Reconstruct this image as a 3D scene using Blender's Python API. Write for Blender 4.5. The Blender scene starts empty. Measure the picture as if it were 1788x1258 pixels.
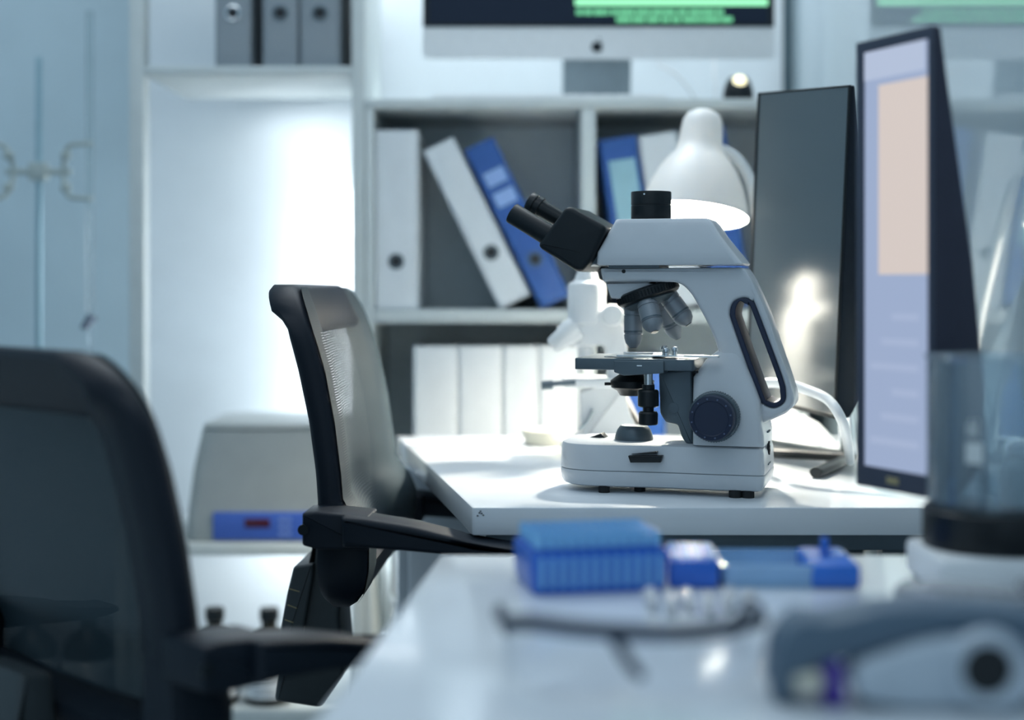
import bpy, bmesh, math, random
from mathutils import Vector, Matrix
random.seed(7)
PI = math.pi
scene = bpy.context.scene
C = scene.collection

# ------------------------------------------------------------------ camera, world, lights, exposure
F, CX, HY, EYE = 2500.0, 894.0, 500.0, 0.98          # focal length in pixels, horizon row, eye height
cam = bpy.data.cameras.new('camera'); camo = bpy.data.objects.new('camera', cam); C.objects.link(camo)
camo.location = (0, 0, EYE); camo.rotation_euler = (PI / 2, 0, 0)
cam.sensor_width = 36.0; cam.lens = 36.0 * F / 1788.0
cam.shift_y = -(629.0 - HY) / 1788.0
cam.clip_start = 0.05
cam.dof.use_dof = True; cam.dof.focus_distance = 1.70; cam.dof.aperture_fstop = 1.75
scene.camera = camo
scene.view_settings.view_transform = 'Standard'
scene.view_settings.look = 'None'
scene.view_settings.gamma = 1.0
scene.view_settings.use_curve_mapping = False
scene.view_settings.exposure = 0.22

w = bpy.data.worlds.new('room_light'); scene.world = w; w.use_nodes = True
bg = w.node_tree.nodes['Background']
bg.inputs[0].default_value = (0.50, 0.70, 0.86, 1); bg.inputs[1].default_value = 0.62


def area(name, loc, target, sx, sy, power, col):
    l = bpy.data.lights.new(name, 'AREA'); l.shape = 'RECTANGLE'; l.size = sx; l.size_y = sy
    l.energy = power; l.color = col
    o = bpy.data.objects.new(name, l); C.objects.link(o); o.location = loc
    o.rotation_euler = (Vector(target) - Vector(loc)).to_track_quat('-Z', 'Y').to_euler()
    return o


area('ceiling_light', (-0.5, 2.1, 2.75), (-0.5, 2.3, 0), 1.6, 0.8, 9, (0.90, 0.96, 1.0))
area('wall_fill', (-0.05, 2.64, 2.60), (-0.05, 2.95, 1.45), 1.0, 0.08, 12, (0.92, 0.97, 1.0))  # added fill without a fixture, brightens the back wall above the cubby unit
area('ceiling_light', (-0.2, 0.4, 2.75), (-0.2, 0.45, 0), 1.2, 1.2, 5, (0.84, 0.92, 1.0))
# added fill lights without fixtures, brightening the wall inside the bookcase bay
area('bay_fill', (-0.297, 2.905, 0.86), (-0.60, 2.97, 0.86), 0.05, 0.62, 2.6, (0.93, 0.97, 1.0))
area('bay_fill', (-0.34, 2.80, 1.335), (-0.30, 2.92, 0.75), 0.30, 0.02, 0.5, (0.92, 0.97, 1.0))
area('bay_fill', (-0.34, 2.78, 0.492), (-0.34, 2.94, 0.30), 0.30, 0.02, 0.9, (0.92, 0.97, 1.0))
area('bay_fill', (-0.34, 2.78, 1.75), (-0.34, 2.92, 1.40), 0.30, 0.02, 0.7, (0.92, 0.97, 1.0))

# ------------------------------------------------------------------ materials
MATS = {}


def mat(name, col, rough=0.5, metal=0.0, var=0.04, scale=30.0, spec=0.5, bump=0.0, emit=None, estr=0.0, ior=1.45, coat=0.0, trans=0.0, sss=0.0):
    if name in MATS: return MATS[name]
    m = bpy.data.materials.new(name); m.use_nodes = True
    nt = m.node_tree; b = nt.nodes['Principled BSDF']
    tc = nt.nodes.new('ShaderNodeTexCoord'); nz = nt.nodes.new('ShaderNodeTexNoise')
    nz.inputs['Scale'].default_value = scale; nz.inputs['Detail'].default_value = 3
    nt.links.new(tc.outputs['Object'], nz.inputs['Vector'])
    r = nt.nodes.new('ShaderNodeValToRGB')
    r.color_ramp.elements[0].color = tuple(max(0, c * (1 - var)) for c in col) + (1,)
    r.color_ramp.elements[1].color = tuple(min(1, c * (1 + var)) for c in col) + (1,)
    r.color_ramp.elements[0].position = 0.3; r.color_ramp.elements[1].position = 0.7
    nt.links.new(nz.outputs['Fac'], r.inputs['Fac']); nt.links.new(r.outputs['Color'], b.inputs['Base Color'])
    b.inputs['Roughness'].default_value = rough; b.inputs['Metallic'].default_value = metal
    b.inputs['Specular IOR Level'].default_value = spec; b.inputs['IOR'].default_value = ior
    b.inputs['Coat Weight'].default_value = coat; b.inputs['Transmission Weight'].default_value = trans
    if sss:
        b.inputs['Subsurface Weight'].default_value = sss; b.inputs['Subsurface Radius'].default_value = (0.01, 0.008, 0.006)
    if emit:
        b.inputs['Emission Color'].default_value = emit + (1,); b.inputs['Emission Strength'].default_value = estr
    if bump:
        bp = nt.nodes.new('ShaderNodeBump'); bp.inputs['Strength'].default_value = bump; bp.inputs['Distance'].default_value = 0.001
        n2 = nt.nodes.new('ShaderNodeTexNoise'); n2.inputs['Scale'].default_value = scale * 8
        nt.links.new(tc.outputs['Object'], n2.inputs['Vector'])
        nt.links.new(n2.outputs['Fac'], bp.inputs['Height']); nt.links.new(bp.outputs['Normal'], b.inputs['Normal'])
    MATS[name] = m
    return m


def thin_glass(name, tint=(0.9, 0.96, 1.0), refl=0.06, rough=0.02, haze=0.0, hazecol=(0.8, 0.88, 0.95)):
    if name in MATS: return MATS[name]
    m = bpy.data.materials.new(name); m.use_nodes = True; nt = m.node_tree
    nt.nodes.remove(nt.nodes['Principled BSDF']); out = nt.nodes['Material Output']
    tr = nt.nodes.new('ShaderNodeBsdfTransparent'); tr.inputs[0].default_value = tint + (1,)
    gl = nt.nodes.new('ShaderNodeBsdfGlossy'); gl.inputs['Roughness'].default_value = rough
    lw = nt.nodes.new('ShaderNodeLayerWeight'); lw.inputs[0].default_value = 0.25
    mp = nt.nodes.new('ShaderNodeMapRange'); mp.inputs[3].default_value = refl; mp.inputs[4].default_value = 0.85
    nt.links.new(lw.outputs['Fresnel'], mp.inputs[0])
    mx = nt.nodes.new('ShaderNodeMixShader')
    nt.links.new(mp.outputs[0], mx.inputs[0]); nt.links.new(tr.outputs[0], mx.inputs[1]); nt.links.new(gl.outputs[0], mx.inputs[2])
    last = mx
    if haze:
        df = nt.nodes.new('ShaderNodeBsdfDiffuse'); df.inputs[0].default_value = hazecol + (1,)
        tl = nt.nodes.new('ShaderNodeBsdfTranslucent'); tl.inputs[0].default_value = hazecol + (1,)
        ad = nt.nodes.new('ShaderNodeMixShader'); ad.inputs[0].default_value = 0.5
        nt.links.new(df.outputs[0], ad.inputs[1]); nt.links.new(tl.outputs[0], ad.inputs[2])
        nz = nt.nodes.new('ShaderNodeTexNoise'); nz.inputs['Scale'].default_value = 40
        mm = nt.nodes.new('ShaderNodeMapRange'); mm.inputs[3].default_value = haze * 0.8; mm.inputs[4].default_value = haze * 1.2
        nt.links.new(nz.outputs['Fac'], mm.inputs[0])
        m2 = nt.nodes.new('ShaderNodeMixShader'); nt.links.new(mm.outputs[0], m2.inputs[0])
        nt.links.new(mx.outputs[0], m2.inputs[1]); nt.links.new(ad.outputs[0], m2.inputs[2]); last = m2
    nt.links.new(last.outputs[0], out.inputs['Surface'])
    MATS[name] = m
    return m


def mesh_fabric():
    m = bpy.data.materials.new('chair_mesh'); m.use_nodes = True; nt = m.node_tree
    b = nt.nodes['Principled BSDF']; out = nt.nodes['Material Output']
    b.inputs['Base Color'].default_value = (0.022, 0.039, 0.050, 1); b.inputs['Roughness'].default_value = 0.6; b.inputs['Specular IOR Level'].default_value = 0.25
    tr = nt.nodes.new('ShaderNodeBsdfTransparent'); tc = nt.nodes.new('ShaderNodeTexCoord')
    ck = nt.nodes.new('ShaderNodeTexVoronoi'); ck.inputs['Scale'].default_value = 330
    ck.inputs['Randomness'].default_value = 0.1
    ck.voronoi_dimensions = '2D'
    sx_ = nt.nodes.new('ShaderNodeSeparateXYZ'); cb_ = nt.nodes.new('ShaderNodeCombineXYZ')
    nt.links.new(tc.outputs['Object'], sx_.inputs[0]); nt.links.new(sx_.outputs[1], cb_.inputs[0]); nt.links.new(sx_.outputs[2], cb_.inputs[1])
    nt.links.new(cb_.outputs[0], ck.inputs['Vector'])
    lt = nt.nodes.new('ShaderNodeMath'); lt.operation = 'LESS_THAN'; lt.inputs[1].default_value = 0.118
    nt.links.new(ck.outputs['Distance'], lt.inputs[0])
    mx = nt.nodes.new('ShaderNodeMixShader')
    nt.links.new(lt.outputs[0], mx.inputs[0]); nt.links.new(b.outputs[0], mx.inputs[1]); nt.links.new(tr.outputs[0], mx.inputs[2])
    nt.links.new(mx.outputs[0], out.inputs['Surface'])
    return m


def shade_material():
    m = bpy.data.materials.new('lamp_shade_white'); m.use_nodes = True; nt = m.node_tree
    b = nt.nodes['Principled BSDF']; out = nt.nodes['Material Output']
    b.inputs['Base Color'].default_value = (0.80, 0.82, 0.83, 1); b.inputs['Roughness'].default_value = 0.35
    tl = nt.nodes.new('ShaderNodeBsdfTranslucent'); tl.inputs[0].default_value = (0.9, 0.80, 0.62, 1)
    mx = nt.nodes.new('ShaderNodeMixShader')
    nz = nt.nodes.new('ShaderNodeTexNoise'); nz.inputs['Scale'].default_value = 60
    mp = nt.nodes.new('ShaderNodeMapRange'); mp.inputs[3].default_value = 0.022; mp.inputs[4].default_value = 0.030
    nt.links.new(nz.outputs['Fac'], mp.inputs[0]); nt.links.new(mp.outputs[0], mx.inputs[0])
    nt.links.new(b.outputs[0], mx.inputs[1]); nt.links.new(tl.outputs[0], mx.inputs[2]); nt.links.new(mx.outputs[0], out.inputs['Surface'])
    return m


M_WALL = mat('wall_paint', (0.78, 0.84, 0.88), 0.6, scale=6)
M_WALLB = mat('wall_paint_left', (0.46, 0.58, 0.64), 0.6, scale=6)
M_FLOOR = mat('floor_vinyl', (0.55, 0.60, 0.62), 0.35, scale=8)
M_SHELF = mat('shelf_laminate', (0.55, 0.60, 0.60), 0.5, scale=20)
M_SHELFB = mat('shelf_back_grey', (0.74, 0.82, 0.85), 0.6, scale=20)
M_DESK = mat('desk_laminate', (0.72, 0.76, 0.80), 0.115, scale=14, var=0.02, spec=0.55)
M_SCOPE = mat('scope_enamel', (0.58, 0.615, 0.65), 0.27, var=0.015, scale=40, coat=0.2)
M_BLACK = mat('black_plastic', (0.006, 0.010, 0.013), 0.34, scale=60, spec=0.4)
M_SATIN = mat('satin_black', (0.007, 0.012, 0.016), 0.45, scale=60, spec=0.3, bump=0.1)
M_NAVY = mat('navy_rubber', (0.010, 0.020, 0.052), 0.42, scale=60)
M_SLATE = mat('slate_metal', (0.10, 0.135, 0.16), 0.4, metal=0.3, scale=50)
M_OBJ = mat('objective_metal', (0.25, 0.28, 0.31), 0.36, metal=0.25, scale=60)
M_STEEL = mat('steel', (0.62, 0.66, 0.69), 0.22, metal=1.0, scale=60)
M_CHROME = mat('chrome', (0.85, 0.88, 0.9), 0.1, metal=1.0, scale=60)
M_WHITE = mat('white_plastic', (0.82, 0.84, 0.85), 0.3, scale=40, var=0.02)
M_RUBBER = mat('rubber', (0.012, 0.014, 0.016), 0.7, scale=80)
M_CHAIR = mat('chair_frame', (0.006, 0.011, 0.019), 0.5, scale=60, spec=0.3, bump=0.06)
M_CHAIRG = mat('chair_grey', (0.04, 0.05, 0.055), 0.45, scale=60)
M_YEL = mat('ratchet_mark', (0.35, 0.30, 0.16), 0.5)
M_CUSH = mat('seat_fabric', (0.012, 0.015, 0.018), 0.9, scale=120, bump=0.5)
M_MESH = mesh_fabric()
M_BWHITE = mat('binder_white', (0.70, 0.74, 0.77), 0.45, scale=18)
M_BGREY = mat('binder_grey', (0.24, 0.28, 0.31), 0.5, scale=18)
M_BBLUE = mat('binder_blue', (0.026, 0.088, 0.30), 0.4, scale=18, var=0.08)
M_PAPER = mat('paper', (0.75, 0.78, 0.80), 0.8, scale=90)
M_LBLUE = mat('label_paleblue', (0.28, 0.48, 0.56), 0.6, scale=40)
M_LTXT = mat('label_blue_pale', (0.26, 0.40, 0.70), 0.6, scale=40)
M_HOLE = mat('hole_dark', (0.01, 0.014, 0.018), 0.7)
M_ALU = mat('aluminium', (0.74, 0.76, 0.77), 0.42, metal=0.1, scale=60, var=0.02)
M_ALUD = mat('aluminium_stand', (0.36, 0.42, 0.45), 0.35, metal=0.6, scale=60)
M_SCREENOFF = mat('screen_off', (0.02, 0.027, 0.03), 0.16, scale=60, spec=1.0, ior=2.15)
M_SCR_NAVY = mat('screen_navy', (0.005, 0.008, 0.015), 0.15, emit=(0.012, 0.03, 0.075), estr=0.18, spec=0.3)
M_SCR_GREEN = mat('screen_green', (0.01, 0.05, 0.03), 0.3, emit=(0.22, 0.80, 0.42), estr=0.75)
M_SCR_LIME = mat('screen_bright_green', (0.01, 0.05, 0.03), 0.3, emit=(0.35, 1.0, 0.55), estr=1.1)
M_SCR_PAGE = mat('screen_page', (0.05, 0.05, 0.06), 0.3, emit=(0.44, 0.54, 0.78), estr=0.62)
M_SCR_LINE = mat('screen_lines', (0.05, 0.05, 0.06), 0.3, emit=(0.47, 0.56, 0.78), estr=0.67)
M_SCR_HEAD = mat('screen_header', (0.05, 0.05, 0.06), 0.3, emit=(0.52, 0.60, 0.78), estr=0.72)
M_SCR_PIC = mat('screen_picture', (0.05, 0.05, 0.06), 0.3, emit=(0.80, 0.69, 0.63), estr=0.70, scale=5)
M_RED = mat('display_red', (0.06, 0.005, 0.02), 0.3)
M_CENT = mat('centrifuge_grey', (0.33, 0.36, 0.36), 0.45, scale=20)
M_CPANEL = mat('centrifuge_panel', (0.05, 0.12, 0.46), 0.4, scale=20)
M_AMBER = mat('amber_glass', (0.020, 0.018, 0.012), 0.12, scale=30, coat=0.3)
M_TIPBOX = mat('tip_box_blue', (0.02, 0.13, 0.58), 0.3, scale=40, coat=0.2)
M_TIP = mat('tip_pale_blue', (0.22, 0.52, 0.85), 0.3, scale=40)
M_LID = mat('lid_blue', (0.03, 0.16, 0.62), 0.25, scale=40)
M_LIDP = mat('lid_pale_blue', (0.36, 0.58, 0.84), 0.2, scale=40, trans=0.3)
M_DEV = mat('device_slate', (0.085, 0.135, 0.19), 0.5, scale=40)
M_DEVW = mat('device_light', (0.48, 0.55, 0.62), 0.45, scale=40)
M_PURPLE = mat('purple_plastic', (0.06, 0.03, 0.30), 0.4)
M_CREAM = mat('cream_plastic', (0.62, 0.60, 0.50), 0.4)
M_RETORT = mat('retort_rod', (0.30, 0.45, 0.52), 0.3, metal=0.5)
M_CLAMP = mat('clamp_paint', (0.38, 0.44, 0.43), 0.5)
M_BULB = mat('bulb_glow', (1, 1, 1), 0.5, emit=(1.0, 0.93, 0.78), estr=1200.0)
M_GLOWDOT = mat('indicator_glow', (0.9, 0.85, 0.6), 0.5, emit=(1.0, 0.9, 0.55), estr=1.3)
M_SHADE = shade_material()
M_GLASS = thin_glass('clear_glass')
M_BUR = thin_glass('burette_glass', (0.94, 0.97, 0.98), 0.02, 0.05, 0.06, (0.6, 0.68, 0.7))
M_GLASSH = thin_glass('hazy_glass', (0.78, 0.86, 0.9), 0.08, 0.05, 0.10)
M_PLASTIC = thin_glass('clear_plastic', (0.93, 0.95, 0.97), 0.07, 0.06, 0.22, (0.9, 0.92, 0.95))
M_TUBE = thin_glass('tube_plastic', (0.95, 0.96, 0.97), 0.05, 0.1, 0.5, (0.93, 0.94, 0.95))
M_LENS = thin_glass('goggle_lens', (0.88, 0.91, 0.95), 0.05, 0.04, 0.05)
M_GOGG = mat('goggle_frame', (0.02, 0.035, 0.06), 0.6)

wall_glass = mat('glass_partition', (0.36, 0.45, 0.50), 0.03, var=0.02, scale=3, spec=0.9, ior=2.1)


# ------------------------------------------------------------------ mesh builder
def bez(pts, n=8, closed=False):
    """Catmull-Rom through the points."""
    P = [Vector(p) for p in pts]; out = []
    m = len(P); rng = m if closed else m - 1
    for i in range(rng):
        p0 = P[(i - 1) % m] if (closed or i > 0) else P[0] * 2 - P[1]
        p1 = P[i]; p2 = P[(i + 1) % m]
        p3 = P[(i + 2) % m] if (closed or i + 2 < m) else P[-1] * 2 - P[-2]
        for k in range(n):
            t = k / n
            out.append(0.5 * ((2 * p1) + (p2 - p0) * t + (2 * p0 - 5 * p1 + 4 * p2 - p3) * t * t + (3 * p1 - p0 - 3 * p2 + p3) * t ** 3))
    if not closed: out.append(P[-1])
    return out


def rpoly(pts, r, n=5):
    """round the corners of a 2-D polygon; r is a number or a list"""
    out = []; m = len(pts)
    for i in range(m):
        p = Vector(pts[i]); a = Vector(pts[i - 1]); b = Vector(pts[(i + 1) % m])
        rr = r[i] if isinstance(r, (list, tuple)) else r
        da, db = (a - p), (b - p)
        rr = min(rr, da.length * 0.48, db.length * 0.48)
        if rr < 1e-6: out.append(p); continue
        s = p + da.normalized() * rr; e = p + db.normalized() * rr
        for k in range(n + 1):
            t = k / n
            out.append((1 - t) ** 2 * s + 2 * t * (1 - t) * p + t * t * e)
    return out


def rrect(x0, x1, y0, y1, r, n=5): return rpoly([(x0, y0), (x1, y0), (x1, y1), (x0, y1)], r, n)


def sarea(l): return 0.5 * sum(l[i - 1][0] * l[i][1] - l[i][0] * l[i - 1][1] for i in range(len(l)))


def inset(loop, d):
    n = len(loop); out = []
    for i in range(n):
        a, p, b = Vector(loop[i - 1]), Vector(loop[i]), Vector(loop[(i + 1) % n])
        e1 = (p - a); e2 = (b - p)
        if e1.length < 1e-9: e1 = e2
        if e2.length < 1e-9: e2 = e1
        e1 = e1.normalized(); e2 = e2.normalized()
        n1 = Vector((-e1.y, e1.x)); n2 = Vector((-e2.y, e2.x))
        k = n1 + n2
        k = k / max(k.length_squared * 0.5, 0.5) if k.length > 1e-6 else n1
        out.append(p + k * d)
    return out


class MB:
    def __init__(s): s.bm = bmesh.new()

    def ring_faces(s, A, B):
        n = len(A)
        for i in range(n):
            try: s.bm.faces.new((A[i - 1], A[i], B[i], B[i - 1]))
            except ValueError: pass

    def loft(s, secs, cap=True):
        rings = [[s.bm.verts.new(p) for p in sec] for sec in secs]
        for a, b in zip(rings, rings[1:]): s.ring_faces(a, b)
        if cap:
            s.bm.faces.new(list(reversed(rings[0]))); s.bm.faces.new(rings[-1])
        return s

    def prism(s, loop, a0, a1, bev=0.0, axis='y', holes=(), seg=3):
        mp = {'y': lambda p, a: (p[0], a, p[1]), 'z': lambda p, a: (p[0], p[1], a), 'x': lambda p, a: (a, p[0], p[1])}[axis]
        loops = []
        for k, l in enumerate([loop] + list(holes)):
            l = [Vector((q[0], q[1])) for q in l]
            if (sarea(l) < 0) == (k == 0): l.reverse()      # outer ccw, holes cw: inset() always moves into the solid
            loops.append(l)
        caps0, caps1 = [], []
        for l in loops:
            st = []
            if bev > 0:
                for j in range(seg + 1):
                    t = j / seg * PI / 2
                    st.append((inset(l, bev * (1 - math.sin(t))), a0 + bev * (1 - math.cos(t))))
                for j in range(seg, -1, -1):
                    t = j / seg * PI / 2
                    st.append((inset(l, bev * (1 - math.sin(t))), a1 - bev * (1 - math.cos(t))))
            else:
                st = [(l, a0), (l, a1)]
            rings = [[s.bm.verts.new(mp(p, a)) for p in ll] for ll, a in st]
            for A, B in zip(rings, rings[1:]): s.ring_faces(A, B)
            caps0.append(rings[0]); caps1.append(rings[-1])
        for caps in (caps0, caps1):
            if len(caps) == 1:
                s.bm.faces.new(caps[0])
            else:
                ed = []
                for r in caps:
                    for i in range(len(r)):
                        e = s.bm.edges.get((r[i - 1], r[i]))
                        ed.append(e)
                bmesh.ops.triangle_fill(s.bm, edges=ed, use_beauty=True)
        return s

    def box(s, x0, x1, y0, y1, z0, z1, bev=0.0):
        r = bev
        return s.prism(rrect(x0, x1, y0, y1, r, 3) if r > 0 else [(x0, y0), (x1, y0), (x1, y1), (x0, y1)], z0, z1, min(bev, (z1 - z0) * 0.45), 'z', seg=2)

    def basis(s, d):
        d = Vector(d).normalized(); t = Vector((0, 0, 1)) if abs(d.z) < 0.9 else Vector((1, 0, 0))
        x = d.cross(t).normalized(); return x, d.cross(x).normalized(), d

    def lathe(s, prof, o=(0, 0, 0), d=(0, 0, 1), seg=40, closed=False):
        """prof: (radius, height along d)"""
        x, y, z = s.basis(d); o = Vector(o); rings = []
        for r, h in prof:
            if r < 1e-6: rings.append([s.bm.verts.new(o + z * h)])
            else: rings.append([s.bm.verts.new(o + z * h + (x * math.cos(k * 2 * PI / seg) + y * math.sin(k * 2 * PI / seg)) * r) for k in range(seg)])
        pairs = list(zip(rings, rings[1:]))
        if closed: pairs.append((rings[-1], rings[0]))
        for a, b in pairs:
            if len(a) == 1 and len(b) == 1: continue
            if len(a) == 1:
                for i in range(seg): s.bm.faces.new((a[0], b[i], b[i - 1]))
            elif len(b) == 1:
                for i in range(seg): s.bm.faces.new((a[i - 1], a[i], b[0]))
            else: s.ring_faces(a, b)
        if not closed:
            if len(rings[0]) > 1: s.bm.faces.new(list(reversed(rings[0])))
            if len(rings[-1]) > 1: s.bm.faces.new(rings[-1])
        return s

    def cyl(s, p0, p1, r0, r1=None, seg=32, bev=0.0):
        p0, p1 = Vector(p0), Vector(p1); L = (p1 - p0).length; r1 = r0 if r1 is None else r1
        if bev:
            return s.lathe([(r0 - bev, 0), (r0 - bev * .3, bev * .3), (r0, bev), (r1, L - bev), (r1 - bev * .3, L - bev * .3), (r1 - bev, L)], p0, p1 - p0, seg)
        return s.lathe([(r0, 0), (r1, L)], p0, p1 - p0, seg)

    def tube(s, pts, r, seg=12, ry=None):
        pts = [Vector(p) for p in pts]; secs = []; n = len(pts); up = None
        for i, p in enumerate(pts):
            t = (pts[min(i + 1, n - 1)] - pts[max(i - 1, 0)]).normalized()
            if up is None:
                up = Vector((0, 0, 1)) if abs(t.z) < 0.9 else Vector((0, 1, 0))
            x = t.cross(up).normalized(); up = x.cross(t).normalized()
            rr = r(i / (n - 1)) if callable(r) else r; r2 = rr if ry is None else ry
            secs.append([p + x * math.cos(a) * rr + up * math.sin(a) * r2 for a in [k * 2 * PI / seg for k in range(seg)]])
        return s.loft(secs)

    def ball(s, c, r, seg=20, sz=1.0):
        prof = [(r * math.sin(k * PI / 12), -r * sz * math.cos(k * PI / 12)) for k in range(13)]
        prof[0] = (0, -r * sz); prof[-1] = (0, r * sz)
        return s.lathe(prof, c, (0, 0, 1), seg)

    def grid(s, rows):
        V = [[s.bm.verts.new(p) for p in row] for row in rows]
        for a, b in zip(V, V[1:]):
            for i in range(len(a) - 1): s.bm.faces.new((a[i], a[i + 1], b[i + 1], b[i]))
        return s

    def build(s, name, m, parent=None, smooth=35, matrix=None):
        if matrix is not None: bmesh.ops.transform(s.bm, matrix=matrix, verts=s.bm.verts)
        bmesh.ops.remove_doubles(s.bm, verts=s.bm.verts, dist=1e-6)
        bmesh.ops.recalc_face_normals(s.bm, faces=s.bm.faces)
        me = bpy.data.meshes.new(name); s.bm.to_mesh(me); s.bm.free()
        me.materials.append(m)
        if smooth:
            me.shade_smooth(); me.set_sharp_from_angle(angle=math.radians(smooth))
        o = bpy.data.objects.new(name, me); C.objects.link(o)
        if parent is not None: o.parent = parent
        return o


def tag(o, label=None, cat=None, group=None, kind=None):
    if label: o['label'] = label
    if cat: o['category'] = cat
    if group: o['group'] = group
    if kind: o['kind'] = kind
    return o


def thing(name, label, cat, loc=(0, 0, 0), rz=0.0, group=None):
    o = bpy.data.objects.new(name, None); C.objects.link(o)
    o.empty_display_size = 0.05
    o.location = loc; o.rotation_euler = (0, 0, rz)
    return tag(o, label, cat, group)


def copy_tree(o, parent=None):
    c = o.copy(); C.objects.link(c)
    if parent is not None: c.parent = parent
    for ch in list(o.children): copy_tree(ch, c)
    return c


def P(px, py, y): return Vector(((px - CX) * y / F, y, EYE - (py - HY) * y / F))


class Fr:
    """local frame of a thing: u to the right, v away from the viewer, w up, turned by th about the vertical"""
    def __init__(s, X0, Y0, Z0, th):
        s.X0, s.Y0, s.Z0, s.th = X0, Y0, Z0, th; s.c, s.s = math.cos(th), math.sin(th)

    def uw(s, px, py, v=0.0):
        k = (px - CX) / F
        u = (k * (s.Y0 + v * s.c) - s.X0 - v * s.s) / (s.c + k * s.s)
        Y = s.Y0 - u * s.s + v * s.c
        return (u, EYE - (py - HY) * Y / F - s.Z0)

    def pts(s, l, v=0.0): return [s.uw(x, y, v) for x, y in l]


DZ = EYE - 387 * 1.6 / F          # height of the desk tops

# ------------------------------------------------------------------ the room
XW, YB = 0.573, 2.95
tag(MB().box(-3.0, XW + 0.05, -0.6, YB + 0.1, -0.05, 0.0).build('floor', M_FLOOR), kind='structure')
XJ = -0.755                        # the paint changes to pale blue behind the bookcase post
tag(MB().box(XJ, XW + 0.02, YB, YB + 0.1, 0.0, 2.8).build('wall_back', M_WALL), kind='structure')
tag(MB().box(-3.0, XJ, YB, YB + 0.1, 0.0, 2.8).build('wall_rear', M_WALLB), kind='structure')
tag(MB().box(XW, XW + 0.02, -0.6, YB, 0.0, 2.8).build('wall_right', wall_glass), kind='structure')
tag(MB().box(XW - 0.016, XW - 0.001, YB - 0.022, YB - 0.001, 0.0, 2.8, 0.002).build('trim_1', mat('dark_trim', (0.05, 0.09, 0.11), 0.4)), kind='structure')
tag(MB().box(-3.1, -3.0, -0.6, YB + 0.1, 0.0, 2.8).build('wall_left', M_WALLB), kind='structure')

# ------------------------------------------------------------------ shelving
SF, SB = 2.55, 2.93               # front and back of the units
SC = SF / F
def sx(px): return (px - CX) * SC
def sz(py): return EYE - (py - HY) * SC


T = thing('bookcase', 'tall white bookcase with open back holding grey binders and a centrifuge', 'bookcase', (0, 0, 0))
for a, b in ((225, 251), (614, 637)):
    MB().box(sx(a), sx(b), SF, SF + 0.04 if a < 300 else SB - 0.06, 0.0, 2.2, 0.002).build('side_panel', M_SHELF, T)
SH_UP, SH_CE, SH_LO = sz(115), sz(950), sz(1241)
for z1, t in ((SH_UP, 0.017), (SH_CE, 0.022), (SH_LO, 0.022), (1.78, 0.02), (2.2, 0.02)):
    MB().box(sx(251) + 0.0005, sx(614) - 0.0005, SF + 0.001, SB - 0.062, z1 - t, z1, 0.002).build('shelf', M_SHELF, T)

T = thing('cubby_unit', 'white cubby shelf unit of ring binders with a computer on top', 'shelf unit', (0, 0, 0))
CT = sz(172)
U0, U1 = sx(638), sx(1412)
MB().box(U0, U1, SF, SB, CT - 0.017, CT, 0.002).build('top_board', M_SHELF, T)
for a, b in ((638.5, 652), (1015, 1040), (1396, 1411)):
    MB().box(sx(a), sx(b), SF, SB, 0.0, CT - 0.0175, 0.002).build('upright', M_SHELF, T)
MS, LS = sz(541), sz(918)
for a, b in ((652.5, 1014.5), (1040.5, 1395.5)):
    for z1 in (MS, LS, LS - 0.385):
        MB().box(sx(a), sx(b), SF + 0.001, SF + 0.2995, z1 - 0.024, z1, 0.002).build('shelf', M_SHELF, T)
    MB().box(sx(a), sx(b), SF + 0.300, SF + 0.308, 0.02, CT - 0.018).build('back_panel', M_SHELFB, T)

T = thing('low_cabinet', 'shallow open cabinet of dark bottles behind the nearer chair', 'cabinet', (0, 0, 0))
LC = 0.80; LB = SF + 0.125
MB().box(-1.35, sx(224) - 0.001, SF, LB, LC - 0.025, LC, 0.002).build('worktop', M_SHELF, T)
MB().box(-1.35, -1.325, SF, LB, 0, LC - 0.026).build('side_panel', M_SHELF, T)
MB().box(sx(224) - 0.024, sx(224) - 0.001, SF, LB, 0, LC - 0.026).build('side_panel', M_SHELF, T)
MB().box(-1.3245, sx(224) - 0.0245, LB - 0.010, LB - 0.001, SH_LO + 0.001, LC - 0.026).build('back_panel', M_WHITE, T)
MB().box(-1.3245, sx(224) - 0.0245, SF, LB, SH_LO - 0.022, SH_LO).build('shelf', M_SHELF, T)


# ------------------------------------------------------------------ binders
def binder(w_, h, col, label, group, x_left, y, z, lean=0.0, d=0.28, ring=0.095, lab=None, name='ring_binder', ringc=None):
    """front-bottom-left corner at (x_left, y, z); leaning to the left by lean about that corner"""
    o = thing(name, label, 'binder', (x_left, y, z), 0, group)
    o.rotation_euler = (0, -lean, 0)
    cv = MB()
    cv.prism(rpoly([(0, 0.004), (0.005, 0), (w_ - 0.005, 0), (w_, 0.004), (w_, d), (w_ - 0.003, d), (w_ - 0.003, 0.006), (0.003, 0.006), (0.003, d), (0, d)], 0.0008, 2), 0, h, 0.0006, 'z', seg=1)
    cv.build('cover', col, o)
    MB().box(0.006, w_ - 0.006, 0.02, d - 0.012, 0.006, h - 0.012).build('pages', M_PAPER, o)
    MB().lathe([(0.0095, 0), (0.0145, 0), (0.0145, 0.0014), (0.0125, 0.0026), (0.0095, 0.0014)], (w_ / 2, 0.0002, ring), (0, -1, 0), 28, closed=True).build('finger_ring', M_SLATE if ringc is None else ringc, o)
    MB().cyl((w_ / 2, 0.0005, ring), (w_ / 2, -0.0006, ring), 0.0118).build('finger_hole', M_HOLE, o)
    if lab:
        for (a, b, c, e, m) in lab:
            MB().box(a * w_, b * w_, -0.0008, 0.0002, c, e).build('spine_label', m, o)
    return o


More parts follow.
